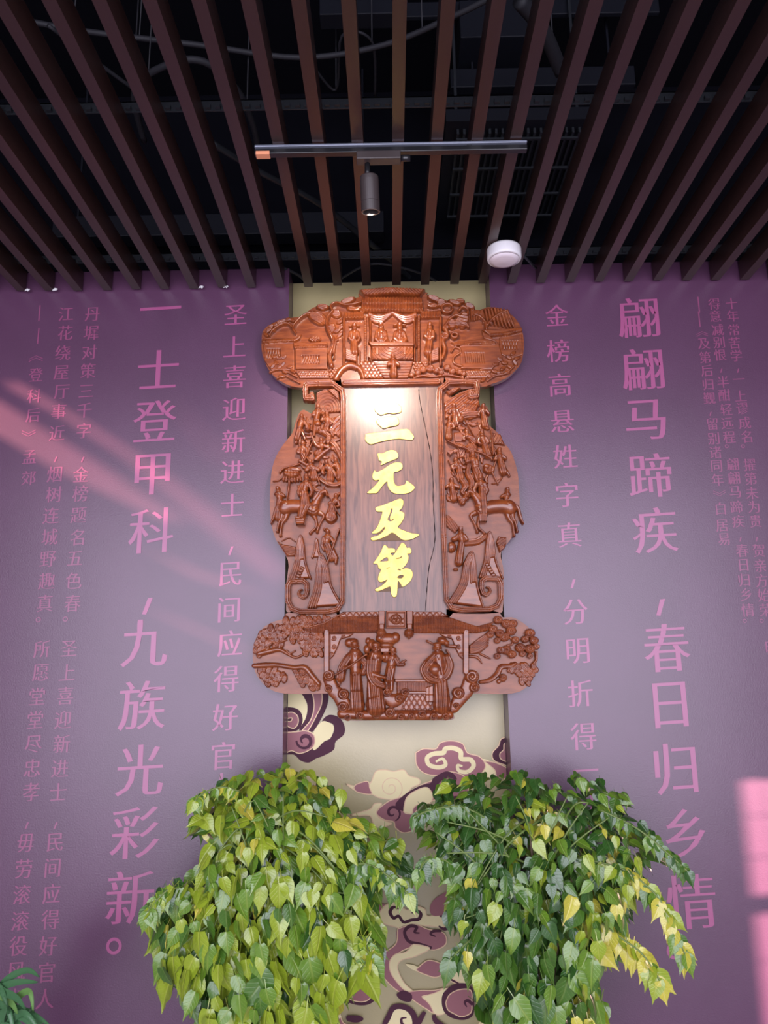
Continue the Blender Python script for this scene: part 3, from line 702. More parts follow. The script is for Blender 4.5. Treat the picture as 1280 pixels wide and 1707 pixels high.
# ---------------- centre board
cbp = [(572, 634), (735, 634), (744, 1024), (566, 1024)]
cb = board('centre_board', cbp, plaque, 'plank', BY - .002, .04, 0)
crk = [(698, 649), (699, 662), (704, 690), (711, 722), (716, 748), (720, 775), (722, 805), (722, 835), (724, 870), (725, 898), (722, 918), (716, 940), (713, 965), (711, 990), (709, 1018)]
cpts = crom(crk, 5)
wv = [.55 + .25 * math.sin(i * 1.7) for i in range(len(cpts))]
PA = on_y(cpts[:, 0] - wv, cpts[:, 1], BY - .0035); PB = on_y(cpts[:, 0] + wv, cpts[:, 1], BY - .0035)
nn_ = len(PA)
mesh_obj('crack', list(PA) + list(PB), [(i, i + 1, nn_ + i + 1, nn_ + i) for i in range(nn_ - 1)], M['crack'], cb)

# ---------------- gold calligraphy
def gold(name, loops, lab):
    """loops in photo pixels: list of (outer, [holes])"""
    obs = []
    for pas in ('rim', 'face'):
        cu = bpy.data.curves.new(name, 'CURVE'); cu.dimensions = '2D'; cu.fill_mode = 'BOTH'
        for outer, holes in loops:
            for pl in [outer] + holes:
                c = crom(pl, 5, True)
                P = on_y(*c.T, BY - .006)
                sp = cu.splines.new('POLY'); sp.points.add(len(P) - 1); sp.use_cyclic_u = True
                for i, p in enumerate(P): sp.points[i].co = (p[0], p[2], 0, 1)
        if pas == 'rim': cu.offset = .0016; cu.extrude = .003
        else: cu.offset = -.0008; cu.extrude = .0022; cu.bevel_depth = .0016; cu.bevel_resolution = 2
        o = bpy.data.objects.new(name, cu); COL.objects.link(o)
        me = bpy.data.meshes.new_from_object(o.evaluated_get(bpy.context.evaluated_depsgraph_get()))
        COL.objects.unlink(o); bpy.data.objects.remove(o)
        yb = BY - .0035 if pas == 'rim' else BY - .0050
        for v in me.vertices: v.co = Vector((v.co.x, yb - v.co.z, v.co.y))
        me.materials.clear(); me.materials.append(M['gold'] if pas == 'face' else M['goldrim'])
        obs.append(me)
    fo = link(bpy.data.objects.new(name, obs[1]), plaque); fo['label'] = lab
    link(bpy.data.objects.new('edge', obs[0]), fo)
def z6(pts): return [(560 + x * .15625, 640 + y * .15625) for x, y in pts]
def z7(pts): return [(560 + x * .15625, 820 + y * .15625) for x, y in pts]
gold('gilded_character', [
    (z6([(415, 262), (440, 240), (520, 215), (600, 196), (640, 205), (690, 240), (698, 270), (690, 302), (655, 310), (615, 318), (560, 312), (500, 328), (470, 330), (425, 298)]), []),
    (z6([(432, 405), (460, 375), (540, 352), (620, 345), (655, 360), (668, 395), (668, 425), (640, 445), (560, 460), (508, 474), (470, 450)]), []),
    (z6([(315, 555), (330, 535), (450, 520), (600, 500), (700, 486), (765, 486), (800, 520), (828, 558), (825, 580), (805, 598), (740, 592), (660, 585), (560, 598), (450, 622), (370, 643), (318, 605)]), [])],
     'three level gold strokes, lit white by the spotlight')
gold('gilded_character', [
    (z6([(448, 745), (500, 742), (550, 718), (600, 708), (640, 722), (662, 760), (655, 790), (600, 815), (540, 838), (480, 865), (490, 828), (460, 815), (452, 780)]), []),
    (z6([(390, 975), (412, 925), (430, 945), (500, 915), (570, 868), (640, 840), (690, 845), (708, 875), (700, 908), (660, 932), (618, 945), (612, 1000), (622, 1060), (650, 1090), (700, 1088), (740, 1070), (752, 1035), (790, 1060), (835, 1098), (828, 1125), (780, 1160), (700, 1172), (620, 1165), (575, 1130), (552, 1080), (545, 1040), (500, 1080), (440, 1158), (400, 1165), (335, 1162), (390, 1115), (450, 1050), (462, 1022), (420, 1028), (395, 1010)]), [])],
     'gold character second from the top, with a hooked foot')
gold('gilded_character', [
    (z7([(425, 170), (500, 145), (600, 105), (680, 76), (712, 88), (718, 120), (702, 170), (672, 205), (700, 212), (728, 235), (722, 280), (695, 330), (660, 380), (720, 412), (800, 440), (885, 455), (850, 485), (790, 508), (730, 515), (680, 490), (640, 455), (595, 435), (540, 470), (480, 495), (400, 518), (372, 502), (385, 485), (440, 470), (495, 430), (525, 385), (515, 375), (480, 410), (440, 438), (395, 443), (388, 430), (430, 390), (465, 320), (488, 250), (495, 212), (440, 208)]),
     [z7([(590, 178), (606, 180), (600, 215), (578, 270), (585, 300), (618, 285), (605, 308), (570, 315), (550, 290), (572, 240)])])],
     'gold character third from the top, with two sweeping legs')
gold('gilded_character', [
    (z7([(520, 568), (548, 590), (560, 602), (605, 602), (628, 615), (625, 645), (585, 652), (600, 680), (622, 665), (690, 560), (712, 545), (742, 570), (755, 600), (785, 595), (802, 625), (795, 655), (760, 660), (772, 690), (765, 740), (735, 790), (700, 825), (750, 815), (795, 830), (818, 870), (805, 930), (765, 980), (712, 1012), (690, 980), (660, 950), (655, 1030), (650, 1090), (635, 1118), (610, 1118), (590, 1090), (582, 1020), (570, 1010), (500, 1040), (445, 1060), (418, 1048), (430, 1032), (490, 1000), (545, 945), (540, 938), (480, 962), (450, 940), (455, 890), (480, 830), (455, 812), (442, 770), (400, 762), (430, 720), (480, 640), (500, 590)]),
     [z7([(470, 742), (520, 705), (548, 700), (556, 735), (520, 742)]), z7([(655, 905), (690, 885), (722, 892), (705, 920), (665, 922)]), z7([(640, 708), (680, 700), (700, 685), (705, 695), (680, 712), (645, 715)]), z7([(540, 812), (572, 803), (568, 812), (545, 818)]), z7([(655, 830), (668, 822), (695, 830), (680, 838)])])],
     'lowest gold character, with a straight central stem')

# ---------------- crest (upper panel)
crest_out = [(436, 567), (438, 553), (447, 543), (461, 536), (484, 530), (508, 527), (513, 519), (527, 511), (547, 510), (562, 506), (580, 499), (599, 495), (600, 489), (645, 485), (708, 487), (711, 492), (731, 496), (756, 505), (780, 509), (797, 517), (814, 512), (836, 515), (855, 527), (868, 545), (873, 567), (872, 590), (866, 609), (844, 630), (817, 641), (802, 645), (740, 650), (560, 650), (500, 646), (476, 640), (454, 624), (441, 602), (436, 582)]
crest = board('crest_panel', crest_out, plaque, 'wood')
mk(crest, 'pavilion_roof', (560, 482, 745, 540), lambda R: (
    R.poly([(603, 500), (703, 500), (706, 524), (600, 524)], 9, 2, 2, stripes('v', 5.2, 1.3)),
    R.groove([(602, 511.5), (704, 511.5)], .8, 2.4), R.groove([(600, 522.5), (705, 522.5)], .8, 2),
    R.poly([(574, 524), (607, 522), (607, 534), (572, 535)], 6, 1.5, 2, stripes('v', 5, 1.1)),
    R.poly([(700, 522), (735, 521), (736, 533), (700, 534)], 6, 1.5, 2, stripes('v', 5, 1.1)),
    R.poly([(598, 489), (645, 485), (709, 487.5), (700, 499), (654, 497), (608, 500.5)], 13, 3, 2, lambda X, Y: 1.3 * np.sin((X + np.where(X < 654, Y, -Y) * 1.2) * 1.25)),
    R.ell(654, 492, 3, 5, 4, 11)), .6)
def post(x, t):
    def f(R):
        R.cap([(x, 530), (x, 604 if 600 < x < 700 else 611)], t, 5, 3)
        if x in (609, 698):
            for y in range(530, 600, 4): R.groove([(x - 2.4, y + 2), (x + 2.4, y)], .5, 1.3)
    return f
for x, t in ((609, 2.6), (617, 2.0), (691, 2.0), (698, 2.6), (573.5, 2.4), (734, 2.4)): mk(crest, 'pavilion_post', (x - 4, 524, x + 4, 616), post(x, t), .6)
def curt(R):
    for sx, c in ((1, 0), (-1, 1308)):
        X = lambda v: c + sx * v
        for k, (dy, w_) in enumerate(((0, 3), (3, 3), (6.5, 3), (9.5, 2))):
            R.cap([(X(616), 526 + dy * .5), (X(624), 529 + dy), (X(634), 530 + dy), (X(645), 527 + dy * .55), (X(653), 524)], w_, 2.5, 4.5 - k * .3, smooth=True)
        R.cap([(X(617), 530), (X(617.5), 560), (X(616), 580)], [3.2, 2, 3], 4, 2, fold=.5, fw=2)
mk(crest, 'curtain', (608, 520, 700, 588), curt, .6)
def table(R):
    R.poly([(620, 583), (689, 583), (689, 603), (620, 603)], 7, 1, 3, lambda X, Y: .8 * np.sin(np.hypot(X - 654, Y - 575) * 1.3))
    R.poly([(613, 576), (690, 577), (690, 583), (619, 583)], 12, 1, 3)
    R.poly([(613, 577), (619, 583), (619, 604), (613, 600)], 8, 1, 3)
    R.poly([(626, 584), (632, 584), (632, 595), (629, 598), (626, 595)], 9, 1, 3); R.poly([(672, 583), (677, 583), (677, 595), (675, 598), (672, 595)], 9, 1, 3)
mk(crest, 'altar_table', (608, 570, 696, 608), table, .6, 'wood')
mk(crest, 'stair', (612, 602, 696, 634), lambda R: R.poly([(620, 604), (689, 604), (680, 633), (640, 633)], 4, 1, 1, stripes('h', 4.6, 1.1)))
sit = dict(base=5, h=7, fold=.7)
figure(crest, (635, 548), (636, 566), (636, 570), 4.8, hands=((631, 575), (640, 574)), hat='crown', flare=1.6, **sit)
figure(crest, (666, 549), (666, 566), (666, 570), 4.8, hands=((662, 573), (673, 575)), hat='wing', flare=1.7, **sit)
figure(crest, (591, 549), (590, 568), (591, 589), 4.2, hands=((586, 571), (597, 572)), hat='wing', base=3, h=7)
figure(crest, (716, 548), (716, 568), (713, 590), 4.2, hands=((711, 567), (717, 570)), hat='cap', base=3, h=8)
figure(crest, (655, 601), (656, 616), (656, 628), 4.3, hands=((651, 613), (661, 613)), base=7, h=8)
def rail(xs, pts, a):
    def f(R):
        R.poly(pts, 4, 1, 3, stripes('h', 3, .5, a))
        for x in xs: R.cap([(x, 588), (x, 613)], 1.5, 4, 5)
    return f
mk(crest, 'balustrade', (572, 576, 606, 618), rail((595, 600), [(576, 582), (594, 590), (594, 606), (576, 602)], .35))
mk(crest, 'balustrade', (706, 576, 738, 618), rail((713, 717), [(717, 588), (731, 580), (731, 603), (717, 607)], -.35))
def stones(R, poly, pitch, base, seed=1, rr=None):
    rs = random.Random(seed); xs = [p[0] for p in poly]; ys = [p[1] for p in poly]; y = min(ys); row = 0
    while y < max(ys):
        x = min(xs) + (row % 2) * pitch / 2
        while x < max(xs):
            if inside((x, y), poly): R.ell(x + rs.uniform(-.4, .4), y + rs.uniform(-.4, .4), pitch * .52, pitch * .46, 1.6, base, prof='flat')
            x += pitch
        y += pitch * .82; row += 1
def rocks(R):
    P = [(601, 604), (618, 603), (640, 633), (600, 633)]
    R.poly(P, 4, 2, 1); stones(R, P, 6.2, 4.6)
    P = [(550, 614), (568, 612), (560, 632), (550, 632)]; stones(R, P, 4.5, 2.5)
    R.cap([(560, 633), (570, 618), (584, 611), (600, 618), (606, 632)], [5, 5, 6, 5, 4], 6, 2, smooth=True)
    R.groove([(578, 632), (577, 622), (581, 619), (585, 624), (584, 632)], 1.3, 5); R.groove([(591, 632), (591, 624), (595, 620), (599, 626), (600, 632)], 1.3, 5)
    P = [(688, 606), (705, 602), (717, 606), (712, 620), (690, 622)]; stones(R, P, 5, 3)
mk(crest, 'rockery', (545, 598, 645, 636), rocks, .6); mk(crest, 'rockery', (680, 598, 722, 636), rocks, .6)
def bushes(R):
    def tx(u, v, q): return .5 * np.cos(q * 14) * (q < .9)
    for x, y, r in ((696, 624, 6), (705, 618, 7), (717, 616, 7.5), (727, 620, 6), (745, 615, 7), (754, 621, 6.5), (765, 622, 6), (772, 626, 5), (686, 628, 5), (735, 624, 5)): R.ell(x, y, r, r * .85, 6, 2, 0, 'flat', tx)
    R.cap([(690, 632), (705, 628), (722, 630), (745, 627), (772, 632)], 2, 3, 3, smooth=True)
mk(crest, 'bushes', (678, 604, 782, 636), bushes, .6)
def houseL(R):
    R.poly([(439, 575), (491, 571), (491, 618), (452, 618), (441, 602)], 2.5, 1, 0)
    R.poly([(438, 567), (492, 566), (504, 559), (500, 568), (492, 572), (438, 574)], 5, 1.5, 1); R.poly([(438, 570), (491, 567.5), (491, 571.5), (438, 574)], 3, .6, 4, stripes('v', 2.4, .8))
    R.poly([(492, 582), (546, 580), (546, 617), (493, 617)], 4.5, 1, 0)
    R.poly([(489, 573), (546, 572), (547, 580), (490, 582)], 6.5, 1.5, 0); R.poly([(491, 579), (545, 577.5), (545, 582), (491, 584)], 2, .6, 5.5, stripes('v', 2.6, .8))
    for (x0, y0, x1, y1, b_) in ((505, 595, 532, 608, 1), (445, 583, 467, 599, 1)):
        for q in np.arange(x0, x1 + .1, 4.4): R.groove([(q, y0), (min(q + 4.4, x1), y1)], .55, 1.8); R.groove([(q, y1), (min(q + 4.4, x1), y0)], .55, 1.8)
        R.groove([(x0, y0), (x1, y0), (x1, y1), (x0, y1), (x0, y0)], .6, 1.8)
    R.poly([(494, 620), (549, 620), (549, 632), (500, 632)], 3, 1, 0); stones(R, [(496, 621), (549, 621), (549, 631), (502, 631)], 4.2, 2)
mk(crest, 'garden_house', (434, 555, 556, 636), houseL, .6)
def houseR(R):
    R.poly([(766, 576), (831, 573), (838, 600), (820, 616), (768, 616)], 3.5, 1, 0)
    R.poly([(750, 573), (806, 567), (829, 573), (757, 577)], 6.5, 1.5, 0); R.poly([(756, 575), (824, 572.5), (824, 576), (756, 578.5)], 2, .6, 5, stripes('v', 2.4, .8))
    R.poly([(802, 552), (850, 550), (868, 548), (870, 553), (840, 558), (815, 562)], 5.5, 1.5, 1); R.poly([(814, 559), (845, 556), (869, 549), (869, 554), (845, 560.5), (815, 563)], 2, .6, 5, stripes('v', 2.4, .8))
    R.poly([(802, 553), (815, 562), (829, 573), (806, 567)], 4.5, 1, 1)
    R.poly([(832, 563), (870, 558), (871, 592), (850, 600), (832, 590)], 2, 1, 0)
    for q in np.arange(775, 806, 3.4): R.groove([(q, 590), (q + 1.5, 606)], .6, 2)
    for q in np.arange(836, 860, 4.4): R.groove([(q, 569), (q + 4.4, 583)], .55, 1.5); R.groove([(q, 583), (q + 4.4, 569)], .55, 1.5)
    R.cap([(752, 588), (757, 581), (766, 583), (767, 590)], 1.8, 3, 2, smooth=True); R.cap([(770, 612), (757, 607), (756, 597), (768, 589)], 2, 3, 2, smooth=True)
    R.poly([(775, 618), (822, 615), (812, 631), (775, 632)], 3, 1, 0); stones(R, [(776, 619), (820, 617), (812, 630), (776, 631)], 4.2, 2)
mk(crest, 'garden_house', (742, 545, 876, 636), houseR, .6)
def treeL(R):
    R.cap([(553, 612), (549, 598), (554, 585), (556, 570), (550, 558), (545, 545), (547, 532), (555, 522)], [5, 4, 4, 3.5, 3.5, 3, 3, 2.5], 7, 3, smooth=True)
    R.cap([(557, 600), (558, 585), (560, 572)], 1.8, 4, 4, smooth=True)
    R.cap([(546, 540), (536, 527), (520, 524), (505, 530), (492, 543), (489, 552), (493, 558)], [3, 3, 2.6, 2.4, 2.2, 2, 1.5], 6, 3, smooth=True)
    R.cap([(493, 556), (482, 543), (470, 543), (456, 553), (450, 562)], [2, 2.4, 2.4, 2, 1.5], 5, 3, smooth=True)
    R.cap([(555, 522), (552, 513), (562, 508), (575, 512), (590, 511), (602, 508)], [2.5, 2.5, 2.2, 2.2, 1.8, 1.4], 6, 4, smooth=True)
    R.groove([(552, 610), (551, 590), (555, 572), (548, 550)], .5, 2, True)
    def fan(u, v, q): return .7 * np.cos(v * 20 + u * 2)
    R.ell(528, 533, 17, 9, 6, 3, .55, 'flat', fan); R.ell(538, 514, 11, 5, 4, 3, 0, 'flat', fan); R.ell(553, 549, 7, 9, 4, 1, .2, 'flat', fan)
    R.ell(561, 525, 9, 7, 4, 1.5, .1, 'flat', fan); R.ell(580, 503, 14, 5, 4, 2, -.3, 'flat', fan); R.ell(590, 517, 13, 3.5, 4, 2, .05, 'flat', fan)
    rs = random.Random(4)
    for x, y in [(448, 552), (452, 546), (458, 542), (465, 539), (472, 537), (480, 534), (444, 559), (455, 551), (487, 535), (462, 546), (476, 541), (566, 538), (567, 548), (566, 560), (562, 553), (560, 566)]:
        leafscale(R, x, y, 5.5, 3.4, rs.uniform(-1, 1), 2)
    R.ell(525, 567, 11, 5, 4, 1, 0, 'flat', lambda u, v, q: 1.1 * np.sin(u * 14) * np.sin(v * 9))
mk(crest, 'carved_tree', (434, 488, 608, 618), treeL, .6)
def treeR(R):
    R.cap([(737, 600), (741, 585), (738, 570), (745, 560), (741, 548), (748, 538)], [3, 4, 4, 4, 3.5, 3], 6, 3, smooth=True)
    for x, y, r in ((745, 517, 9), (741, 563, 5), (757, 562, 5)):
        R.cap([(x + r * math.cos(a), y + .8 * r * math.sin(a)) for a in np.linspace(.3, 6.2, 12)], 2.4, 5, 4, smooth=True)
    R.cap([(765, 520), (771, 514), (779, 520), (776, 530), (766, 533)], 2.4, 4, 4, smooth=True)
    R.cap([(748, 535), (760, 528), (772, 536), (780, 548)], 2.6, 4, 4, smooth=True)
    def fan(u, v, q): return .7 * np.cos(v * 18)
    for x, y, rx, ry, a in ((757, 507, 12, 4, .3), (766, 505, 9, 4, 0), (782, 513, 10, 5, .4), (772, 536, 9, 15, .2), (753, 543, 7, 9, 0), (763, 540, 6, 9, .2), (735, 508, 8, 7, 0), (742, 549, 6, 5, 0), (722, 500, 12, 5, .3), (720, 512, 12, 4, .05)):
        R.ell(x, y, rx, ry, 5, 3, a, 'flat', fan)
    # weeping tree
    R.cap([(810, 551), (808, 540), (800, 531), (790, 527)], [3, 2.6, 2.2, 1.5], 5, 3, smooth=True)
    R.cap([(811, 545), (820, 534), (832, 526), (843, 521)], [2.6, 2.4, 2, 1.6], 5, 3, smooth=True)
    for k in range(9):
        x0 = 803 + k * 5.2
        R.cap([(x0, 516 + abs(k - 4) * .8), (x0 + 2 + k * .7, 530 + k), (x0 + 2 + k * 1.3, 541 + k * 1.1)], [2.2, 2.6, 1.2], 3.5, 2.5, fold=.4, fw=1.6, smooth=True)
    for k in range(5): R.cap([(785 + k * 4, 520), (786 + k * 4, 536 - k)], [2.2, 1.6], 3, 2)
mk(crest, 'carved_tree', (712, 492, 872, 606), treeR, .6)
def plantsB(R):
    rs = random.Random(9)
    for x, y in [(458, 596), (466, 598), (474, 597), (461, 606), (472, 609), (483, 613), (488, 620), (465, 615), (476, 621), (470, 628), (455, 612)]:
        leafscale(R, x, y, 6, 3.2, rs.uniform(-.9, .9), 2); 
    R.cap([(450, 622), (465, 617), (480, 622), (495, 630)], 1.6, 3, 2, smooth=True); R.cap([(462, 632), (475, 628), (488, 634), (500, 640)], 1.6, 3, 2, smooth=True)
    for x, y in [(826, 608), (833, 600), (841, 606), (848, 597), (855, 590), (862, 598), (838, 615), (850, 612), (858, 606), (824, 620), (832, 624), (845, 622), (815, 628), (805, 634)]:
        leafscale(R, x, y, 6, 3.4, rs.uniform(2.2, 4.2), 2)
    R.cap([(812, 636), (825, 628), (842, 624), (856, 612)], 1.8, 3, 2, smooth=True)
mk(crest, 'garden_plants', (438, 580, 520, 645), plantsB, .7); mk(crest, 'garden_plants', (800, 580, 872, 645), plantsB, .7)

# ---------------- side wings: frames and boards
def frame(R):
    P = [(517, 664), (521, 659.5), (521, 668), (510.5, 667), (509.5, 655), (511, 645), (530, 643.5), (556, 643.5), (564, 650), (571, 655), (572.5, 668), (572.5, 760), (572, 900), (571, 1003), (563, 1016), (548, 1020), (500, 1020), (487, 1015), (481, 1003), (481, 978), (485, 970), (505, 969), (511.5, 974), (512.5, 985), (510, 994)]
    R.cap(P, [3.2, 3.6] + [5] * 21 + [4.6, 3.8], 9, 3, 'frame')
    R.cap([(512, 990), (506, 996), (499, 992), (500, 986), (504, 984)], [4, 4, 3, 2, 1.5], 8, 3, 'frame', smooth=True)
    R.cap([(574, 641), (654, 640)], 5.5, 7, 3, 'frame')
for mir in (None, MX):
    fr = mk(plaque, 'scroll_frame', (472, 632, 656, 1030), frame, .6, 'wood', mirror=mir)
wingL_out = [(571, 648), (553, 651), (541, 650), (530, 657), (526, 672), (522, 690), (506, 683), (498, 690), (493, 703), (487, 722), (473, 740), (461, 759), (454, 779), (451, 801), (450, 820), (450, 848), (453, 878), (462, 904), (480, 934), (479, 960), (477, 975), (477, 1010), (486, 1022), (560, 1022), (571, 1012)]
wingR_out = [(737, 650), (752, 662), (765, 655), (788, 648), (797, 655), (800, 676), (811, 677), (814, 690), (815, 708), (830, 722), (840, 738), (851, 752), (858, 770), (863, 790), (865, 816), (866, 845), (863, 872), (853, 896), (835, 921), (838, 943), (840, 965), (838, 1012), (828, 1022), (755, 1022), (742, 1012)]
wL = board('wing_panel', wingL_out, plaque, 'woodp', BY, .03, 3); wR = board('wing_panel', wingR_out, plaque, 'woodp', BY, .03, 3)

def mountain(R, peak, bl, br, base=2, h=6, n=3):
    px, py = peak
    def ctr(o):
        return crom([(bl[0] + o * 1.1, bl[1]), (bl[0] * .50 + px * .50 + o * .9, bl[1] * .62 + py * .38 + o * .2), (bl[0] * .32 + px * .68 + o * .6, bl[1] * .24 + py * .76 + o * .6), (px, py + o), (br[0] * .32 + px * .68 - o * .6, br[1] * .24 + py * .76 + o * .6), (br[0] * .50 + px * .50 - o * .9, br[1] * .62 + py * .38 + o * .2), (br[0] - o * 1.1, br[1])], 4)
    R.poly([tuple(p) for p in ctr(0)], h * .6, 4, base)
    for k in range(n):
        c = ctr(1.6 + k * 3.6); m_ = len(c)
        R.cap([tuple(p) for p in c[:m_ if k < 1 else int(m_ * .8)]], 1.9 - .15 * k, h * .5 - k * .5, base + h * .55, 'round')
def mtsL(R):
    mountain(R, (528, 898), (519, 930), (537, 930), 2, 4, 1)
    R.poly([(462, 902), (472, 908), (498, 913), (494, 928), (478, 928)], 5, 3, 2, stripes('h', 4, .7, .2))
    R.cap([(470, 902), (482, 897), (492, 903)], 1.2, 2, 2, smooth=True)
    mountain(R, (502, 893), (481, 967), (520, 965), 3, 7)
    for k in range(6): R.poly([(503 - k * 2.1, 946 + k * 4.4), (509 - k * 2.1, 948 + k * 4.4), (507 - k * 2.1, 951 + k * 4.4), (500 - k * 2.1, 949 + k * 4.4)], 2.5, 1, 9)
    mountain(R, (536, 924), (513, 1014), (572, 1010), 5, 8, 4)
mk(wL, 'carved_mountain', (455, 885, 575, 1018), mtsL, .6)
def arcs(R):
    R.poly([(527, 656), (541, 650), (553, 652), (560, 660), (571, 672), (571, 688), (529, 690)], 3, 2, 1, lambda X, Y: 1.0 * np.sin(np.hypot((X - 547) * 1.1, (Y - 682)) * 1.25))
    R.poly([(546, 652), (556, 650), (565, 656), (567, 672), (558, 664)], 6, 1.5, 2, lambda X, Y: .6 * np.sin(X * 2) * np.sin(Y * 2))
    R.poly([(556, 697), (571, 690), (571, 735), (562, 728), (553, 715)], 3, 4, 1, stripes('h', 6, .5, .8))
    R.cap([(548, 735), (560, 745), (571, 770)], [3, 6, 4], 4, 2, fold=.8, fw=3, smooth=True)
mk(wL, 'carved_mountain', (520, 645, 575, 780), arcs, .6)
def stick(a, b_, r=1.1, base=8, h=2.2): return lambda R: R.cap([a, b_], r, h, base)
F = lambda *a, **k: figure(wL, *a, **k)
def drum(x, y, r): return lambda R: (R.ell(x, y, r * .75, r, 5, 8, .3), R.ell(x - r * .25, y - r * .2, r * .45, r * .7, 4, 10, .3, 'flat'))
F((503.7, 697), (500, 716), (495, 732), 4.0, hands=((511, 716),), extra=lambda R: (drum(514, 717, 6)(R), R.cap([(504, 722), (509, 734)], 2.6, 4, 5), R.ell(494, 739, 3, 3.4, 3, 5)), h=6, flare=.7)
F((530.7, 680.6), (528, 699), (527, 716), 4.0, hands=((525, 694), (540, 697)), extra=lambda R: (R.cap([(525, 706), (524, 728)], 2.4, 4, 4), R.ell(530, 709, 6, 5, 5, 6), R.ell(539, 693, 3, 3, 4, 8)))
F((545.7, 693), (546, 707), (542, 722), 3.8, hands=((538, 700), (551, 710)))
F((505.7, 741), (504, 756), (509, 766), 4.0, hands=((511, 762), (499, 756)), hairbun=True, extra=lambda R: (stick((522, 739), (508, 771), 1.3)(R), R.cap([(500, 770), (512, 777), (524, 770)], 3, 4, 4)))
F((536, 736), (534, 752), (530, 757), 4.2, hands=((523, 733), (547, 745)), extra=lambda R: (R.cap([(527, 769), (540, 757), (551, 750)], [4, 3, 2.2], 4, 7, fold=.5, fw=2), R.cap([(521, 731), (527, 744), (533, 748)], [1.4, 3, 3], 3, 9, smooth=True), R.ell(548, 735, 5, 8, 5, 4, .2, 'flat', lambda u, v, q: .5 * np.sin(v * 9))))
F((518, 773), (523, 783), (524, 797), 4.2, hands=((532, 785), (514, 786)), base=4, extra=lambda R: (R.ell(514, 768, 2, 4, 3, 10, -.5), stick((527, 789), (535, 813), 1.4)(R)))
F((544.6, 773.5), (551, 786), (551, 800), 4.0, hands=((540, 792), (560, 796)), base=4, extra=lambda R: R.cap([(534, 800), (548, 809), (562, 810), (570, 804)], [3, 4.5, 5, 3], 5, 4, fold=.8, fw=3, smooth=True))
F((560, 770), (565, 785), (566, 797), 3.8, hands=((557, 777),), base=3)
F((512, 801), (509, 820), (504, 862), 4.6, hands=((500, 828), (519, 829)), hat='cap', base=7, h=8, name='carved_rider', extra=lambda R: (R.cap([(499, 815), (516, 814)], 2.2, 3, 12), R.poly([(492, 862), (511, 866), (507, 888), (496, 884)], 9, 2, 6, stripes('h', 7, .6)), R.cap([(512, 826), (514, 846), (505, 866)], [4, 5, 3], 5, 12, fold=.7, fw=3)))
F((464, 817), (467, 833), (464, 863), 4.0, hands=((472, 826),), hat=None, base=3, fold=.8, extra=lambda R: stick((485, 798), (478, 845), 1.5)(R))
F((560.5, 829), (555, 842), (552, 862), 4.0, hands=((551, 840), (563, 846)), base=3, flare=1.5, extra=lambda R: (stick((546, 823), (566, 860), 1.1, 9)(R), R.ell(552, 863, 11, 11, 5, 3, 0, 'flat', lambda u, v, q: .9 * np.sin(q * 12))))
F((547, 889), (545, 906), (553, 930), 4.4, hands=((556, 908), (541, 918)), hairbun=True, base=5, extra=lambda R: (stick((566, 884), (546, 942), 1.5, 10)(R), R.ell(541, 884, 2.4, 2.6, 3, 8), R.cap([(555, 918), (561, 930), (560, 940)], [4, 3.4, 2.4], 4, 6)))
F((533, 716), (540, 722), (548, 728), 3.0, hands=((547, 716),), base=2)
def parasol(R):
    R.ell(487, 791, 15, 9, 7, 4, .08, 'flat', lambda u, v, q: .5 * np.cos(u * 18) + .8 * np.sin(v * 6))
    R.ell(492, 785, 11, 4, 3, 9, .15)
    R.cap([(467, 789), (474, 782), (489, 778), (500, 775)], 1.8, 3, 4, smooth=True); R.cap([(456, 803), (464, 802), (470, 798)], 1.3, 2, 3, smooth=True)
    for k in range(7): R.cap([(474 + k * 4.5, 797), (473 + k * 4.8, 804 - abs(k - 3) * .6)], 2.2, 3, 5)
    R.cap([(483, 800), (480, 835)], 1.6, 3, 6)
mk(wL, 'carved_parasol', (450, 770, 512, 838), parasol, .6)
def horse(R, sx=1, c=0, base=3):
    X = lambda p: (c + sx * p[0], p[1])
    R.cap([X(p) for p in [(475, 848), (486, 845), (505, 846), (522, 851)]], [12, 11, 11, 10], 9, base + 1, smooth=True)
    R.ell(*X((476, 844)), 10, 9, 9, base + 1.5); R.ell(*X((524, 852)), 9, 10, 9, base + 1.5)
    R.cap([X(p) for p in [(524, 848), (529, 836), (537, 826)]], [9, 7, 4.5], 8, base + 2, smooth=True)
    R.cap([X(p) for p in [(535, 826), (543, 822), (546, 829)]], [4.6, 3.6, 2.4], 7, base + 4, smooth=True)
    R.cap([X(p) for p in [(523, 836), (529, 828), (535, 821)]], [2, 2.6, 1.6], 5, base + 5, fold=.7, fw=1.6); R.cap([X((540, 819)), X((541, 815))], [1.4, .8], 2, base + 8)
    for P, rr in (([(471, 852), (470, 864), (466, 872), (463, 886)], [6, 3.6, 2.4, 2.2]), ([(480, 853), (476, 866), (471, 874), (468, 893)], [6, 3.8, 2.5, 2.4]),
                  ([(522, 858), (527, 868), (527, 880), (518, 889)], [5, 3, 2.2, 2.2]), ([(531, 855), (540, 861), (534, 874), (529, 887)], [5, 3, 2.2, 2.4])):
        R.cap([X(p) for p in P], rr, 4.5, base, smooth=True); ex = X(P[-1]); R.ell(ex[0], ex[1] + 1, 3, 2.6, 4, base)
    R.cap([X(p) for p in [(470, 842), (462, 848), (458, 862), (453, 874)]], [2.4, 3, 3, 1.5], 4.5, base + 2, fold=.5, fw=1.8, smooth=True)
    R.groove([X(p) for p in [(512, 840), (520, 846), (534, 844)]], .7, 2, True); R.groove([X(p) for p in [(514, 852), (524, 857), (533, 850)]], .7, 2, True)
    R.groove([X((535, 824)), X((541, 830)), X((545, 824))], .5, 1.4)
mk(wL, 'carved_horse', (448, 808, 552, 900), lambda R: horse(R), .6)

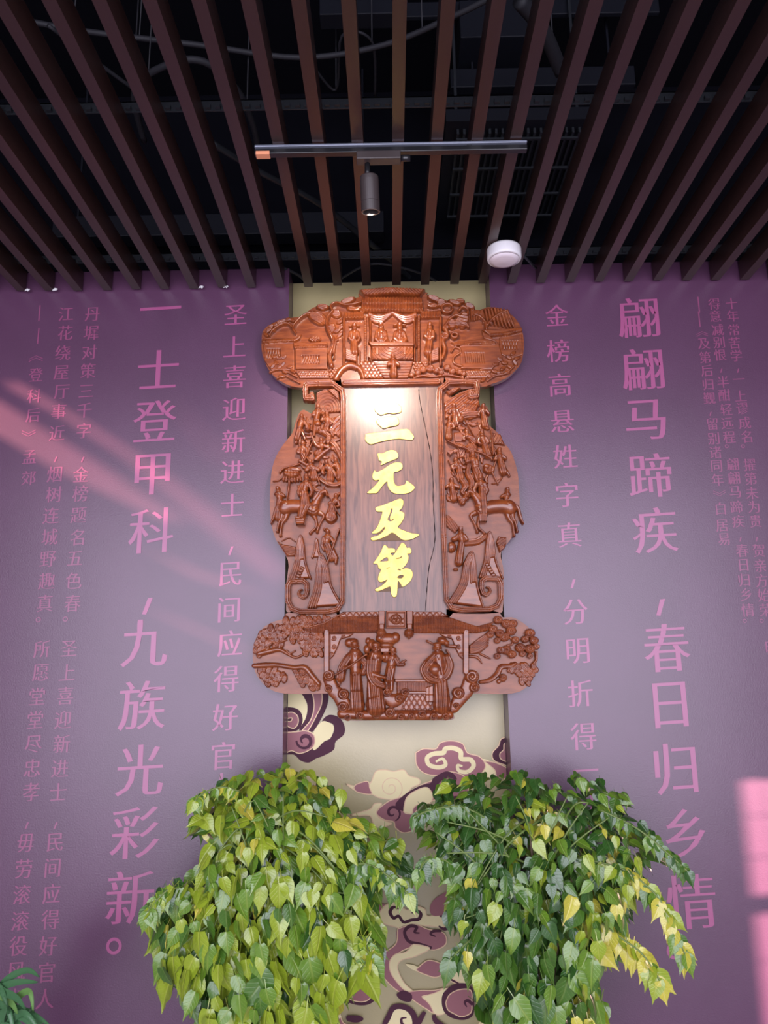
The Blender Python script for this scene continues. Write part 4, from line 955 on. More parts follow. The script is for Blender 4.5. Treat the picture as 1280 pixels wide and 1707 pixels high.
# right wing
F = lambda *a, **k: figure(wR, *a, **k)
mk(wR, 'carved_horse', (758, 808, 872, 912), lambda R: horse(R, -1, 1324.0), .6)
def mtsR(R):
    R.cap([(775, 905), (795, 903), (808, 894)], 6, 3, 1, fold=.9, fw=4, smooth=True)
    R.poly([(830, 895), (850, 897), (840, 915), (832, 922), (826, 905)], 4, 3, 2, stripes('h', 4, .7, .6))
    mountain(R, (815, 887), (797, 963), (838, 965), 3, 7)
    for k in range(6): R.poly([(806 + k * 2.6, 942 + k * 4.2), (812 + k * 2.6, 940 + k * 4.2), (815 + k * 2.6, 943 + k * 4.2), (809 + k * 2.6, 946 + k * 4.2)], 2.5, 1, 9)
    mountain(R, (785, 920), (745, 1006), (806, 1014), 5, 8, 4)
mk(wR, 'carved_mountain', (740, 882, 842, 1018), mtsR, .6)
def topR(R):
    R.poly([(740, 672), (757, 662), (785, 650), (795, 652), (800, 678), (770, 690), (742, 700)], 3, 3, 1, stripes('v', 7, .8, .9))
    R.poly([(742, 655), (758, 648), (768, 648), (758, 656), (748, 662)], 5, 2, 2, lambda X, Y: .8 * np.sin(X * 1.6) * np.sin(Y * 1.8))
    R.cap([(772, 694), (783, 692), (796, 692)], [6, 9, 5], 5, 3, fold=1.0, fw=3.2)
    R.poly([(770, 672), (797, 676), (794, 690), (775, 688)], 4, 3, 2, stripes('v', 5, .8, .7))
    R.poly([(756, 722), (772, 720), (773, 737), (758, 737)], 2, 2, 1)
    R.poly([(758, 738), (775, 744), (776, 765), (766, 765)], 4, 2, 2, stripes('v', 5, .8, .6))
mk(wR, 'carved_banner', (736, 644, 806, 770), topR, .6)
F((756, 678), (757, 692), (759, 708), 3.6, hands=((764, 699), (750, 690)), hairbun=True, extra=lambda R: (drum(768, 702, 6)(R), R.ell(761, 716, 3, 2, 2.5, 5)))
F((805, 679), (805, 692), (808, 710), 3.6, hands=((798, 695), (813, 692)), extra=lambda R: R.ell(812, 716, 4, 2, 2.5, 4))
F((749, 701), (748, 714), (748, 730), 3.6, hands=((754, 716),), hat='cap', base=3)
F((777, 722), (783, 731), (790, 738), 3.6, hands=((774, 735), (792, 734)), extra=lambda R: stick((777, 708), (796, 740), 1.1)(R))
F((802, 725), (806, 742), (812, 760), 4.0, hands=((799, 743), (811, 742)), hat='cap', base=4, h=8, extra=lambda R: (stick((818, 720), (821, 760), 1.5)(R), R.cap([(814, 758), (819, 768)], [4, 2], 3, 5)))
F((831, 755), (833, 769), (838, 788), 4.0, hands=((826, 768), (840, 766)), hat='cap', base=4, h=7, extra=lambda R: R.cap([(843, 786), (848, 795)], [3, 2], 3, 5))
F((759, 769), (764, 781), (767, 797), 4.0, hands=((757, 783), (774, 782)), base=4, extra=lambda R: (R.poly([(742, 756), (749, 748), (757, 755), (750, 763)], 6, 1, 6), stick((747, 770), (764, 805), 1.2)(R)))
F((787, 762), (790, 778), (798, 800), 4.4, hands=((778, 770), (789, 782)), hat='cap', base=5, h=8, fold=1)
F((752, 803), (754, 818), (756, 832), 4.0, hands=((764, 812), (746, 812)), base=4, fold=.9)
F((799, 800), (802, 816), (805, 856), 4.8, hands=((790, 824), (808, 826)), hat='cap', base=7, h=8, name='carved_rider', fold=1, extra=lambda R: R.poly([(796, 858), (811, 858), (810, 880), (797, 880)], 8, 2, 6, stripes('v', 4, .6)))
F((845, 818), (843, 832), (845, 846), 3.8, hands=((836, 828),), base=2)
F((767, 886), (769, 904), (764, 938), 4.2, hands=((761, 898), (775, 902)), hat='crown', base=5, h=7, extra=lambda R: (R.ell(752, 913, 8, 9, 6, 4), R.ell(753, 918, 2.5, 2.5, 3, 8), R.ell(757, 900, 6, 4, 4, 8), R.ell(759, 950, 4.5, 2.4, 3, 5)))
F((776, 826), (772, 836), (770, 838), 3.6, hands=((764, 832),), base=5)
def canopyR(R):
    R.ell(785, 750, 11, 10, 7, 4, .1, 'flat', lambda u, v, q: .9 * np.sin(u * 16) * np.sin(v * 12))
    R.cap([(745, 738), (765, 748), (800, 758), (815, 766)], 1.4, 3, 9)
    for k in range(6): R.cap([(776 + k * 4, 758), (775 + k * 4.4, 768)], 2, 3, 4)
    R.ell(814, 784, 10, 8, 6, 3, .1, 'flat', lambda u, v, q: .8 * np.sin(u * 9)); R.ell(810, 780, 6, 4, 4, 8)
    R.cap([(818, 722), (820, 745), (827, 765), (820, 790), (829, 808)], 1.6, 3, 4)
    R.poly([(817, 722), (834, 726), (841, 744), (830, 742), (820, 742)], 4, 2, 2, stripes('v', 5, .6, .5))
    R.cap([(783, 768), (779, 790), (786, 806), (782, 822)], [4, 5, 5, 4], 5, 4, fold=1, fw=3, smooth=True)
    R.cap([(768, 800), (775, 812), (770, 822), (780, 828)], [4, 5, 4, 4], 5, 4, fold=1, fw=2.6, smooth=True)
mk(wR, 'carved_canopy', (738, 716, 845, 835), canopyR, .6)
mk(wR, 'carved_fence', (740, 852, 772, 898), lambda R: R.poly([(742, 858), (748, 860), (766, 880), (758, 890), (743, 878)], 4, 1, 2, stripes('v', 3.4, 1, -.6)), .6)

# drapery and cloud swirls filling the ground between the figures, one piece per swirl
def swirls(parent, poly_, seed, n):
    rs = random.Random(seed); xs = [p[0] for p in poly_]; ys = [p[1] for p in poly_]; c = 0
    while c < n:
        x, y = rs.uniform(min(xs), max(xs)), rs.uniform(min(ys), max(ys))
        if not inside((x, y), poly_): continue
        c += 1; a = rs.uniform(-.6, 2.2); L = rs.uniform(6, 11); w_ = rs.uniform(2.6, 4.4)
        pts = [(x - L * math.cos(a), y - L * math.sin(a)), (x - w_ * math.sin(a) * .8, y + w_ * math.cos(a) * .8), (x + L * math.cos(a), y + L * math.sin(a))]
        if not all(inside(p, poly_) for p in pts): c -= 1; 
        else: mk(parent, 'carved_drapery', (x - 18, y - 18, x + 18, y + 18), lambda R: R.cap(pts, [w_ * .5, w_, w_ * .4], 3.0, 1.2, fold=.8, fw=2.3, smooth=True), .7)
swirls(wL, [(512, 690), (571, 690), (571, 850), (545, 820), (500, 815), (492, 790), (492, 760), (490, 730)], 3, 40)
swirls(wR, [(741, 690), (800, 690), (822, 725), (842, 770), (838, 800), (815, 812), (775, 830), (741, 850)], 6, 40)

# ---------------- lower panel
low_out = [(421, 1090), (424, 1070), (436, 1049), (454, 1037), (474, 1031), (484, 1020), (560, 1016), (650, 1014), (750, 1016), (800, 1018), (830, 1020), (838, 1029), (853, 1029), (867, 1035), (882, 1047), (893, 1062), (897, 1084), (895, 1108), (888, 1132), (873, 1149), (853, 1156), (820, 1157), (801, 1156), (788, 1157), (780, 1166), (767, 1173), (763, 1182), (756, 1190), (753, 1200), (700, 1201), (640, 1201), (576, 1201), (565, 1192), (562, 1182), (561, 1172), (554, 1158), (540, 1156), (500, 1157), (474, 1156), (454, 1151), (437, 1138), (425, 1119)]
low = board('lower_panel', low_out, plaque, 'woodp', BY, .04, 3)
def roofB(R):
    st_ = lambda X, Y: 1.25 * np.sin(X * 2 * math.pi / 4.1) + .35 * np.sin(Y * 2.4)
    R.poly([(506, 1049), (518, 1046), (535, 1042), (560, 1030), (575, 1027), (632, 1027), (632, 1055), (535, 1056), (515, 1055)], 6, 2, 2, st_)
    R.poly([(688, 1027), (735, 1027), (752, 1030), (775, 1038), (795, 1044), (818, 1038), (824, 1036), (812, 1052), (795, 1056), (688, 1056)], 6, 2, 2, st_)
    R.poly([(572, 1020), (632, 1020), (632, 1028), (560, 1029)], 5, 1, 3); R.poly([(688, 1020), (735, 1020), (748, 1028), (688, 1028)], 5, 1, 3)
    for x0 in list(np.arange(568, 630, 10.5)) + list(np.arange(690, 738, 10.5)): R.groove([(x0, 1027), (x0 + 5.2, 1021), (x0 + 10.5, 1027)], .6, 2)
    R.cap([(516, 1046), (540, 1040), (562, 1028), (575, 1022)], 1.8, 3, 7)
mk(low, 'tiled_roof', (500, 1014, 830, 1062), roofB, .5)
def emblem(R):
    R.poly([(643, 1019), (677, 1019), (677, 1048), (643, 1048)], 9, 1, 3)
    R.groove([(646, 1022.5), (674, 1022.5), (674, 1045), (646, 1045), (646, 1022.5)], .6, 2.2)
    R.groove([(660 + 8.5 * math.cos(a), 1033.5 + 7.5 * math.sin(a)) for a in np.linspace(0, 2 * math.pi, 22)], .6, 2.4)
    for a0 in (0.4, 2.5, 4.6):
        cx, cy = 660 + 3 * math.cos(a0), 1033.5 + 2.6 * math.sin(a0)
        R.groove([(cx + 3.6 * math.cos(a), cy + 3.2 * math.sin(a)) for a in np.linspace(0, 2 * math.pi, 14)], .5, 2)
    for p in ([(650, 1031), (648.5, 1034), (651, 1036)], [(669, 1034), (672, 1032)], [(668, 1038), (671, 1040), (667, 1041)], [(659, 1026), (662, 1025), (661, 1023.5)]): R.groove(p, .6, 2)
    for x in (636.5, 682.5):
        R.poly([(x - 5.5, 1019), (x + 5.5, 1019), (x + 5, 1048), (x - 5, 1048)], 8, 1, 3); R.poly([(x - 4, 1041), (x + 4, 1041), (x + 4, 1050), (x - 4, 1050)], 4, 1, 10)
        R.ell(x - 1, 1056, 8.5, 8, 10, 4, 0, 'round', lambda u, v, q: .5 * np.cos(np.arctan2(v, u) * 7)); R.ell(x - 1, 1063, 2, 3, 3, 10)
mk(low, 'roof_emblem', (626, 1012, 694, 1070), emblem, .5, 'woodp')
def cols(sx, c):
  def f(R):
        R.cap([(c + sx * 545, 1054), (c + sx * 545, 1120)], 5.2, 6, 3, 'flat')
        X = lambda p: (c + sx * p[0], p[1])
        R.poly([X(p) for p in [(550, 1056), (590, 1056), (582, 1062), (568, 1066), (563, 1080), (556, 1094), (550, 1100)]], 3, 2, 1.5)
        for q in ((557, 1064, 4), (557, 1078, 4), (572, 1061, 3.5), (553, 1090, 3)): R.groove([X(p) for p in spiral(q[0], q[1], .8, q[2], 0, 1.4, 12)], .5, 1.8)
  return f
mk(low, 'gate_column', (536, 1050, 600, 1124), cols(1, 0), .6); mk(low, 'gate_column', (726, 1050, 786, 1124), cols(-1, 1321), .6)
def folL(R):
    R.cap([(432, 1090), (448, 1086), (466, 1083), (480, 1090), (493, 1096), (506, 1091)], [5, 5, 4, 3, 2.5, 2], 5, 2, smooth=True)
    R.cap([(466, 1082), (468, 1072), (478, 1067)], [3, 2, 1.4], 4, 2, smooth=True); R.cap([(478, 1084), (484, 1089), (492, 1085)], 1.5, 3, 3, smooth=True)
    rs = random.Random(11)
    leafpatch(R, [(424, 1076), (432, 1056), (446, 1045), (470, 1040), (482, 1052), (478, 1066), (462, 1076), (448, 1086), (426, 1098)], 7.5, 4.6, 1.9, 8, 2, rs=rs)
    leafpatch(R, [(474, 1032), (500, 1028), (522, 1046), (540, 1062), (538, 1090), (512, 1092), (498, 1078), (486, 1062)], 8, 4.9, 1.5, 8.2, 3, rs=rs)
    leafpatch(R, [(500, 1027), (545, 1026), (556, 1030), (530, 1042), (508, 1050)], 7, 4, 1.0, 7.5, 3, rs=rs)
    R.cap([(424, 1110), (445, 1109), (465, 1109), (490, 1113), (508, 1113), (520, 1126), (532, 1140)], [4, 5, 4, 4, 5, 5, 4], 5, 3, smooth=True)
    leafpatch(R, [(430, 1112), (440, 1114), (462, 1118), (480, 1128), (474, 1134), (462, 1138), (446, 1142), (432, 1124)], 7.5, 5, 1.7, 8, 2, rs=rs)
    leafpatch(R, [(494, 1120), (508, 1120), (530, 1138), (532, 1148), (514, 1148), (498, 1138)], 7.5, 5, 1.2, 8, 2, rs=rs)
mk(low, 'carved_foliage', (420, 1022, 560, 1158), folL, .55)
def folR(R):
    def ros(u, v, q): return .55 * np.cos(np.arctan2(v, u) * 13) * (q > .3) + .8 * np.cos(q * 7)
    for x, y, r in ((829, 1034, 8), (843, 1040, 9), (854, 1040, 8), (821, 1049, 8), (832, 1056, 8), (851, 1052, 9), (816, 1058, 7), (840, 1062, 9), (828, 1068, 6), (858, 1067, 7), (882, 1056, 9), (889, 1068, 8), (874, 1066, 7), (882, 1082, 9), (866, 1080, 9), (893, 1078, 6), (843, 1084, 9), (834, 1084, 7), (852, 1091, 8), (828, 1094, 6), (870, 1090, 6), (882, 1094, 5)):
        R.ell(x, y, r, r * .86, 4.5, 3 + (x * 7 % 5) * .4, 0, 'flat', ros)
    R.cap([(846, 1060), (852, 1066), (853, 1074), (845, 1076)], 2, 3, 3, smooth=True); R.cap([(892, 1088), (893, 1100), (888, 1106)], 2.4, 4, 3)
    # sweeping tail feathers
    for k in range(6):
        R.cap([(815 - k * .5, 1054 + k * 4.5), (800 - k * .6, 1066 + k * 4), (783, 1077 + k * 2.4)], [1.5, 3.4, 1.5], 4, 3, fold=.6, fw=2.4, smooth=True)
    R.cap([(782, 1094), (795, 1096), (803, 1106)], [2.4, 2.4, 1], 3, 3, smooth=True); R.cap([(800, 1090), (812, 1096), (817, 1098)], [2, 1.8, 1], 3, 3, smooth=True)
    R.cap([(800, 1137), (815, 1134), (828, 1124), (835, 1112), (850, 1110), (858, 1106)], [3, 4, 5, 5, 4, 3], 5, 2, fold=.4, fw=3, smooth=True)
    rs = random.Random(5)
    leafpatch(R, [(850, 1106), (870, 1104), (893, 1106), (890, 1124), (878, 1144), (872, 1140), (860, 1128), (850, 1120)], 7.5, 4.8, 1.2, 8, 2, rs=rs)
    R.ell(838, 1130, 6.5, 7, 4, 3, .2, 'flat', ros); R.ell(831, 1136, 4, 4, 3, 2); R.ell(848, 1118, 4, 4, 3, 3, 0, 'flat', ros)
mk(low, 'carved_foliage', (778, 1024, 899, 1150), folR, .55)
def sc(R, x, y, r, base=4, h=5, hand=1):
    R.ell(x, y, r, r * .95, h, base, 0, 'flat'); R.groove(spiral(x, y, r * .22, r * .74, .5, 1.2 * hand, 18), .8, 2.6); R.ell(x, y, r * .3, r * .3, 2.5, base + h - 1)
def cloudsB(R):
    R.cap([(548, 1130), (556, 1150), (566, 1160), (576, 1180)], [10, 11, 12, 12], 4, 2, smooth=True)
    R.cap([(785, 1130), (778, 1150), (768, 1162), (756, 1180)], [12, 12, 12, 9], 4, 2, smooth=True)
    R.cap([(570, 1190), (610, 1192), (660, 1192), (710, 1192), (748, 1191)], [8, 9, 9, 9, 8], 7, 3)
    R.cap([(636, 1158), (655, 1168), (672, 1160)], [6, 12, 7], 4, 2, smooth=True)
    rs = random.Random(2)
    for x, y, r in ((549, 1126, 10), (548, 1148, 7), (573, 1157, 9.5), (572, 1178, 9.5), (786, 1128, 12), (790, 1146, 9), (763, 1155, 10.5), (760, 1176, 5), (645, 1154, 8), (675, 1154, 7.5), (665, 1164, 7), (613, 1174, 5), (650, 1187, 9), (627, 1190, 8), (600, 1192, 8), (580, 1196, 6), (703, 1190, 8), (686, 1194, 7), (722, 1194, 7), (742, 1194, 7), (668, 1194, 7), (731, 1180, 6)):
        sc(R, x, y, r, 4 + rs.uniform(0, 1.5) + (3 if y > 1184 else 0), 5, rs.choice((-1, 1)))
mk(low, 'carved_clouds', (536, 1112, 802, 1204), cloudsB, .55)
def terrace(R):
    R.poly([(661, 1136), (722, 1136), (722, 1156), (661, 1156)], 4, 1, 1.5, stripes('v', 3.2, .9)); R.poly([(658, 1132), (722, 1132), (722, 1137), (658, 1137)], 6, 1, 1.5); R.poly([(676, 1152), (712, 1152), (712, 1157), (676, 1157)], 5, 1, 2)
    R.poly([(676, 1157), (724, 1157), (724, 1184), (668, 1184)], 1.6, 1, 0)
    for k in range(-3, 8): R.groove([(668 + k * 9, 1157), (668 + k * 9 + 18, 1186)], .6, 2); R.groove([(668 + k * 9 + 18, 1157), (668 + k * 9, 1186)], .6, 2)
    R.poly([(709, 1146), (722, 1142), (722, 1170), (709, 1170)], 6, 1, 2); R.groove([(715, 1146), (715, 1170)], .5, 1.5); R.groove([(710, 1158), (722, 1158)], .5, 1.5)
mk(low, 'terrace', (655, 1128, 728, 1188), terrace, .55)
# large foreground figures
def lady(R):
    person(R, (592, 1077), (593, 1121), (596, 1178), 7.2, hands=(), base=6, h=10, fold=1.5, flare=.95)
    R.ell(583, 1072, 8, 8, 7, 9); R.ell(589, 1070, 9, 6, 7, 10)   # hair knot
    R.cap([(582, 1096), (572, 1112), (568, 1130)], [7, 7.5, 8], 8, 8, fold=1.0, fw=3.4, smooth=True); R.cap([(568, 1128), (566, 1142)], [6, 2], 5, 7, fold=.8, fw=3)
    R.cap([(574, 1114), (586, 1111)], [4, 3], 5, 13); R.cap([(604, 1098), (612, 1108), (606, 1122)], [6, 7, 5], 7, 9, fold=.8, fw=3)
    R.cap([(560, 1125), (585, 1110), (609, 1093)], 1.5, 3, 17); R.ell(611, 1092, 3, 3, 4, 16); R.groove([(584, 1151), (608, 1151)], .8, 2.5)
mk(low, 'carved_lady', (552, 1060, 622, 1196), lady, .5)
def elder(R):
    person(R, (627, 1080), (623, 1128), (627, 1178), 8.2, hands=(), base=9, h=11, fold=1.5, flare=1.15)
    R.ell(614, 1069, 5, 6, 6, 10); R.ell(620, 1075, 8, 9, 7, 12); R.ell(612, 1083, 6, 8, 6, 8)
    R.cap([(620, 1102), (620, 1124), (628, 1138), (640, 1143)], [9, 10, 9, 5], 9, 14, fold=1.1, fw=4, smooth=True)
    R.cap([(622, 1124), (634, 1128), (641, 1129)], [6, 4, 3], 6, 18); R.ell(641, 1130, 3.6, 3, 5, 18)
    R.cap([(622, 1090), (618, 1104)], 3.5, 5, 17); R.ell(631, 1100, 4, 6, 5, 17)
    R.groove([(612, 1165), (630, 1160)], .8, 2)
mk(low, 'carved_elder', (600, 1060, 652, 1196), elder, .5)
def porter(R):
    person(R, (655, 1086), (652, 1110), (648, 1132), 6.2, hands=(), base=3, h=8, fold=1.0, flare=.8)
    R.cap([(643, 1130), (645, 1152)], [5, 4], 6, 3); R.cap([(653, 1130), (652, 1150)], [5, 4], 6, 3)
    R.ell(646, 1066, 17, 11, 9, 3); R.ell(659, 1063, 8, 9, 7, 5); R.ell(634, 1064, 8, 8, 7, 4); R.poly([(632, 1080), (650, 1080), (649, 1089), (634, 1089)], 9, 2, 4); R.ell(643, 1076, 13, 6, 7, 8)
    R.ell(643, 1096, 8, 9, 6, 8); R.ell(640, 1096, 4, 5, 4, 12)
    R.cap([(659, 1098), (664, 1107), (672, 1107)], [4.5, 4.5, 4], 6, 8, fold=.6, fw=2.5); R.cap([(670, 1104), (676, 1101)], [2.5, 1.6], 4, 9)
mk(low, 'carved_porter', (620, 1052, 682, 1160), porter, .5)
def scholar(R):
    person(R, (728, 1080), (734, 1132), (736, 1176), 8.0, hands=(), base=7, h=11, fold=1.6, flare=1.1)
    R.cap([(724, 1094), (712, 1108), (708, 1118), (716, 1130), (730, 1134)], [6, 9, 9, 9, 7], 9, 9, fold=1.2, fw=4.2, smooth=True)
    R.cap([(744, 1096), (748, 1110), (742, 1126), (731, 1132)], [6.5, 8, 8, 6], 9, 10, fold=1.0, fw=3.6, smooth=True)
    R.ell(724, 1116, 10, 10, 7, 14); R.groove([(722, 1104), (731, 1112), (734, 1124)], .9, 2.5, True); R.groove([(716, 1110), (714, 1120), (722, 1130)], .7, 2, True)
    R.ell(736, 1069, 9, 7, 9, 13, .25); R.ell(743, 1073, 5, 5, 6, 14); R.groove([(728, 1070), (738, 1078)], .7, 2)
    R.cap([(711, 1069), (724, 1075)], [2, 1.7], 3, 10); R.cap([(744, 1077), (758, 1078)], [2.5, 3.5], 4, 8); R.cap([(743, 1084), (748, 1092)], 1.5, 3, 16)
    R.cap([(748, 1130), (752, 1120)], [2, 2.6], 4, 6); R.ell(724, 1184, 5, 2.6, 4, 8)
mk(low, 'carved_scholar', (698, 1056, 764, 1196), scholar, .5)
# ------------------------------------------------------------------ plants
def leaf_mat(name, c0, c1, vein, rough=.32, spec=.5):
    m, nt, b = mat(name, c0, rough, spec, coat=.8, coat_rough=.11)
    uv = nt.nodes.new('ShaderNodeUVMap'); sp = nt.nodes.new('ShaderNodeSeparateXYZ'); nt.links.new(uv.outputs[0], sp.inputs[0])
    def mth(op, a, b_=None, clamp=False):
        n = nt.nodes.new('ShaderNodeMath'); n.operation = op; n.use_clamp = clamp
        for i, q in enumerate((a, b_)):
            if q is None: continue
            if isinstance(q, (int, float)): n.inputs[i].default_value = q
            else: nt.links.new(q, n.inputs[i])
        return n.outputs[0]
    au = mth('ABSOLUTE', sp.outputs[0])
    ph = mth('SUBTRACT', mth('MULTIPLY', sp.outputs[1], 7.0), mth('MULTIPLY', au, 5.5))
    sn = mth('SINE', mth('MULTIPLY', ph, 6.283))
    side = mth('POWER', mth('MULTIPLY', mth('ADD', sn, 1.0), .5), 6.0)
    mid = mth('SUBTRACT', 1.0, mth('MULTIPLY', au, 22.0), True)
    vv = mth('MAXIMUM', mth('MULTIPLY', side, .30), mid, True)
    tc = nt.nodes.new('ShaderNodeTexCoord'); nz = nt.nodes.new('ShaderNodeTexNoise'); nz.inputs['Scale'].default_value = 2.5
    nt.links.new(tc.outputs['Generated'], nz.inputs[0])
    mx = nt.nodes.new('ShaderNodeMix'); mx.data_type = 'RGBA'; mx.inputs[6].default_value = (*c0, 1); mx.inputs[7].default_value = (*c1, 1); nt.links.new(nz.outputs[0], mx.inputs[0])
    m2 = nt.nodes.new('ShaderNodeMix'); m2.data_type = 'RGBA'; nt.links.new(mth('MULTIPLY', vv, .6), m2.inputs[0]); nt.links.new(mx.outputs[2], m2.inputs[6]); m2.inputs[7].default_value = (*vein, 1)
    nt.links.new(m2.outputs[2], b.inputs['Base Color'])
    bp = nt.nodes.new('ShaderNodeBump'); bp.inputs['Strength'].default_value = .45; bp.inputs['Distance'].default_value = .004; bp.invert = True
    nt.links.new(vv, bp.inputs['Height']); nt.links.new(bp.outputs[0], b.inputs['Normal'])
    tr_ = nt.nodes.new('ShaderNodeBsdfTranslucent'); nt.links.new(m2.outputs[2], tr_.inputs[0])
    ms = nt.nodes.new('ShaderNodeMixShader'); ms.inputs[0].default_value = .15
    out = nt.nodes['Material Output']; nt.links.new(b.outputs[0], ms.inputs[1]); nt.links.new(tr_.outputs[0], ms.inputs[2]); nt.links.new(ms.outputs[0], out.inputs[0])
    return m
LM = [leaf_mat('leaf_lime', (.33, .42, .028), (.25, .36, .022), (.42, .47, .08)),
      leaf_mat('leaf_fresh_green', (.15, .28, .022), (.10, .22, .018), (.29, .38, .07)),
      leaf_mat('leaf_mid_green', (.07, .175, .018), (.05, .135, .015), (.18, .27, .06)),
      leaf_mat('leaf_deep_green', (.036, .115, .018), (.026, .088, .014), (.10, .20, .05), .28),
      leaf_mat('leaf_yellow', (.62, .55, .06), (.50, .50, .055), (.75, .66, .22))]
M['stem'] = mat('woody_stem', (.16, .11, .07), .7)[0]; M['gstem'] = mat('green_stem', (.14, .20, .05), .5)[0]
M['pot'] = mat('glazed_pot', (.30, .22, .18), .3)[0]; M['soil'] = mat('soil', (.03, .02, .015), .95)[0]
def leaf_data(v):
    rs = random.Random(v); rows = [(0, .03), (.05, .19), (.15, .30), (.30, .33), (.47, .27), (.64, .16), (.80, .058), (1.0, .003)]
    fold = rs.uniform(.12, .4); droop = rs.uniform(.08, .30); wav = rs.uniform(.01, .035); tw = rs.uniform(-.08, .08); wsc = rs.uniform(.88, 1.08)
    V = []; UV = []
    for y, w in rows:
        for u in (-1, -.5, 0, .5, 1):
            x = u * w * wsc; yy = y - (.06 * abs(u) if y < .1 else 0) * (1 if y > 0 else 0)
            z = fold * abs(x) * (1 if v % 2 else -.55) - droop * y * y + wav * math.sin(y * 14 + u) * abs(u) + tw * x * y * 3
            V.append((x + tw * y * y, yy, z)); UV.append((x, y))
    F_ = [(r * 5 + c, r * 5 + c + 1, (r + 1) * 5 + c + 1, (r + 1) * 5 + c) for r in range(7) for c in range(4)]
    n = len(V)   # petiole
    V += [(-.012, -.32, -.10), (.012, -.32, -.10), (.012, 0, 0), (-.012, 0, 0)]; UV += [(0, 0)] * 4; F_.append((n, n + 1, n + 2, n + 3))
    return V, F_, UV
LD = [leaf_data(v) for v in range(6)]
LMesh = {}
def leaf_mesh(v, k):
    if (v, k) not in LMesh:
        V, F_, UV = LD[v]; me = bpy.data.meshes.new('leaf'); me.from_pydata(V, [], F_)
        ul = me.uv_layers.new(name='UVMap')
        for l in me.loops: ul.data[l.index].uv = UV[l.vertex_index]
        me.polygons.foreach_set('use_smooth', [True] * len(me.polygons)); me.materials.append(LM[k]); LMesh[(v, k)] = me
    return LMesh[(v, k)]
def leaf_matrix(p, tdir, nrm, L, wf=1.0):
    Y = Vector(tdir).normalized(); Z = Vector(nrm); Z = (Z - Y * Z.dot(Y)).normalized(); X = Y.cross(Z)
    return Matrix(((X.x * L * wf, Y.x * L, Z.x * L, p[0]), (X.y * L * wf, Y.y * L, Z.y * L, p[1]), (X.z * L * wf, Y.z * L, Z.z * L, p[2]), (0, 0, 0, 1)))
def foliage(root, leaves, cap=300):
    """leaves: (matrix, variant, tint, size). the largest become parts of their own, the rest one stuff part"""
    leaves = sorted(leaves, key=lambda q: -q[3]); 
    for mtx, v, k, s_ in leaves[:cap]:
        o = bpy.data.objects.new('leaf', leaf_mesh(v, k)); link(o, root)
        o.matrix_parent_inverse = root.matrix_world.inverted() if False else Matrix.Translation(-root.location); o.matrix_world = mtx if False else mtx
        o.matrix_basis = mtx
    rest = leaves[cap:]
    if not rest: return
    V = []; Fc = []; U = []; K = []
    for mtx, v, k, s_ in rest:
        n = len(V); vv, ff, uu = LD[v]
        V += [tuple(mtx @ Vector(p)) for p in vv]; Fc += [tuple(i + n for i in f) for f in ff]; K += [k] * len(ff); U += uu
    me = bpy.data.meshes.new('foliage'); me.from_pydata(V, [], Fc); ul = me.uv_layers.new(name='UVMap')
    li = np.zeros(len(me.loops), np.int32); me.loops.foreach_get('vertex_index', li); ul.data.foreach_set('uv', np.array(U)[li].astype(np.float32).ravel())
    for q in LM: me.materials.append(q)
    me.polygons.foreach_set('material_index', K); me.polygons.foreach_set('use_smooth', [True] * len(K))
    o = link(bpy.data.objects.new('foliage', me), root); o.matrix_parent_inverse = Matrix.Translation(-root.location); o['kind'] = 'stuff'
def part(mb, name, matl, root, smooth=True):
    o = mb.build(name, matl, root, smooth); o.matrix_parent_inverse = Matrix.Translation(-root.location); return o
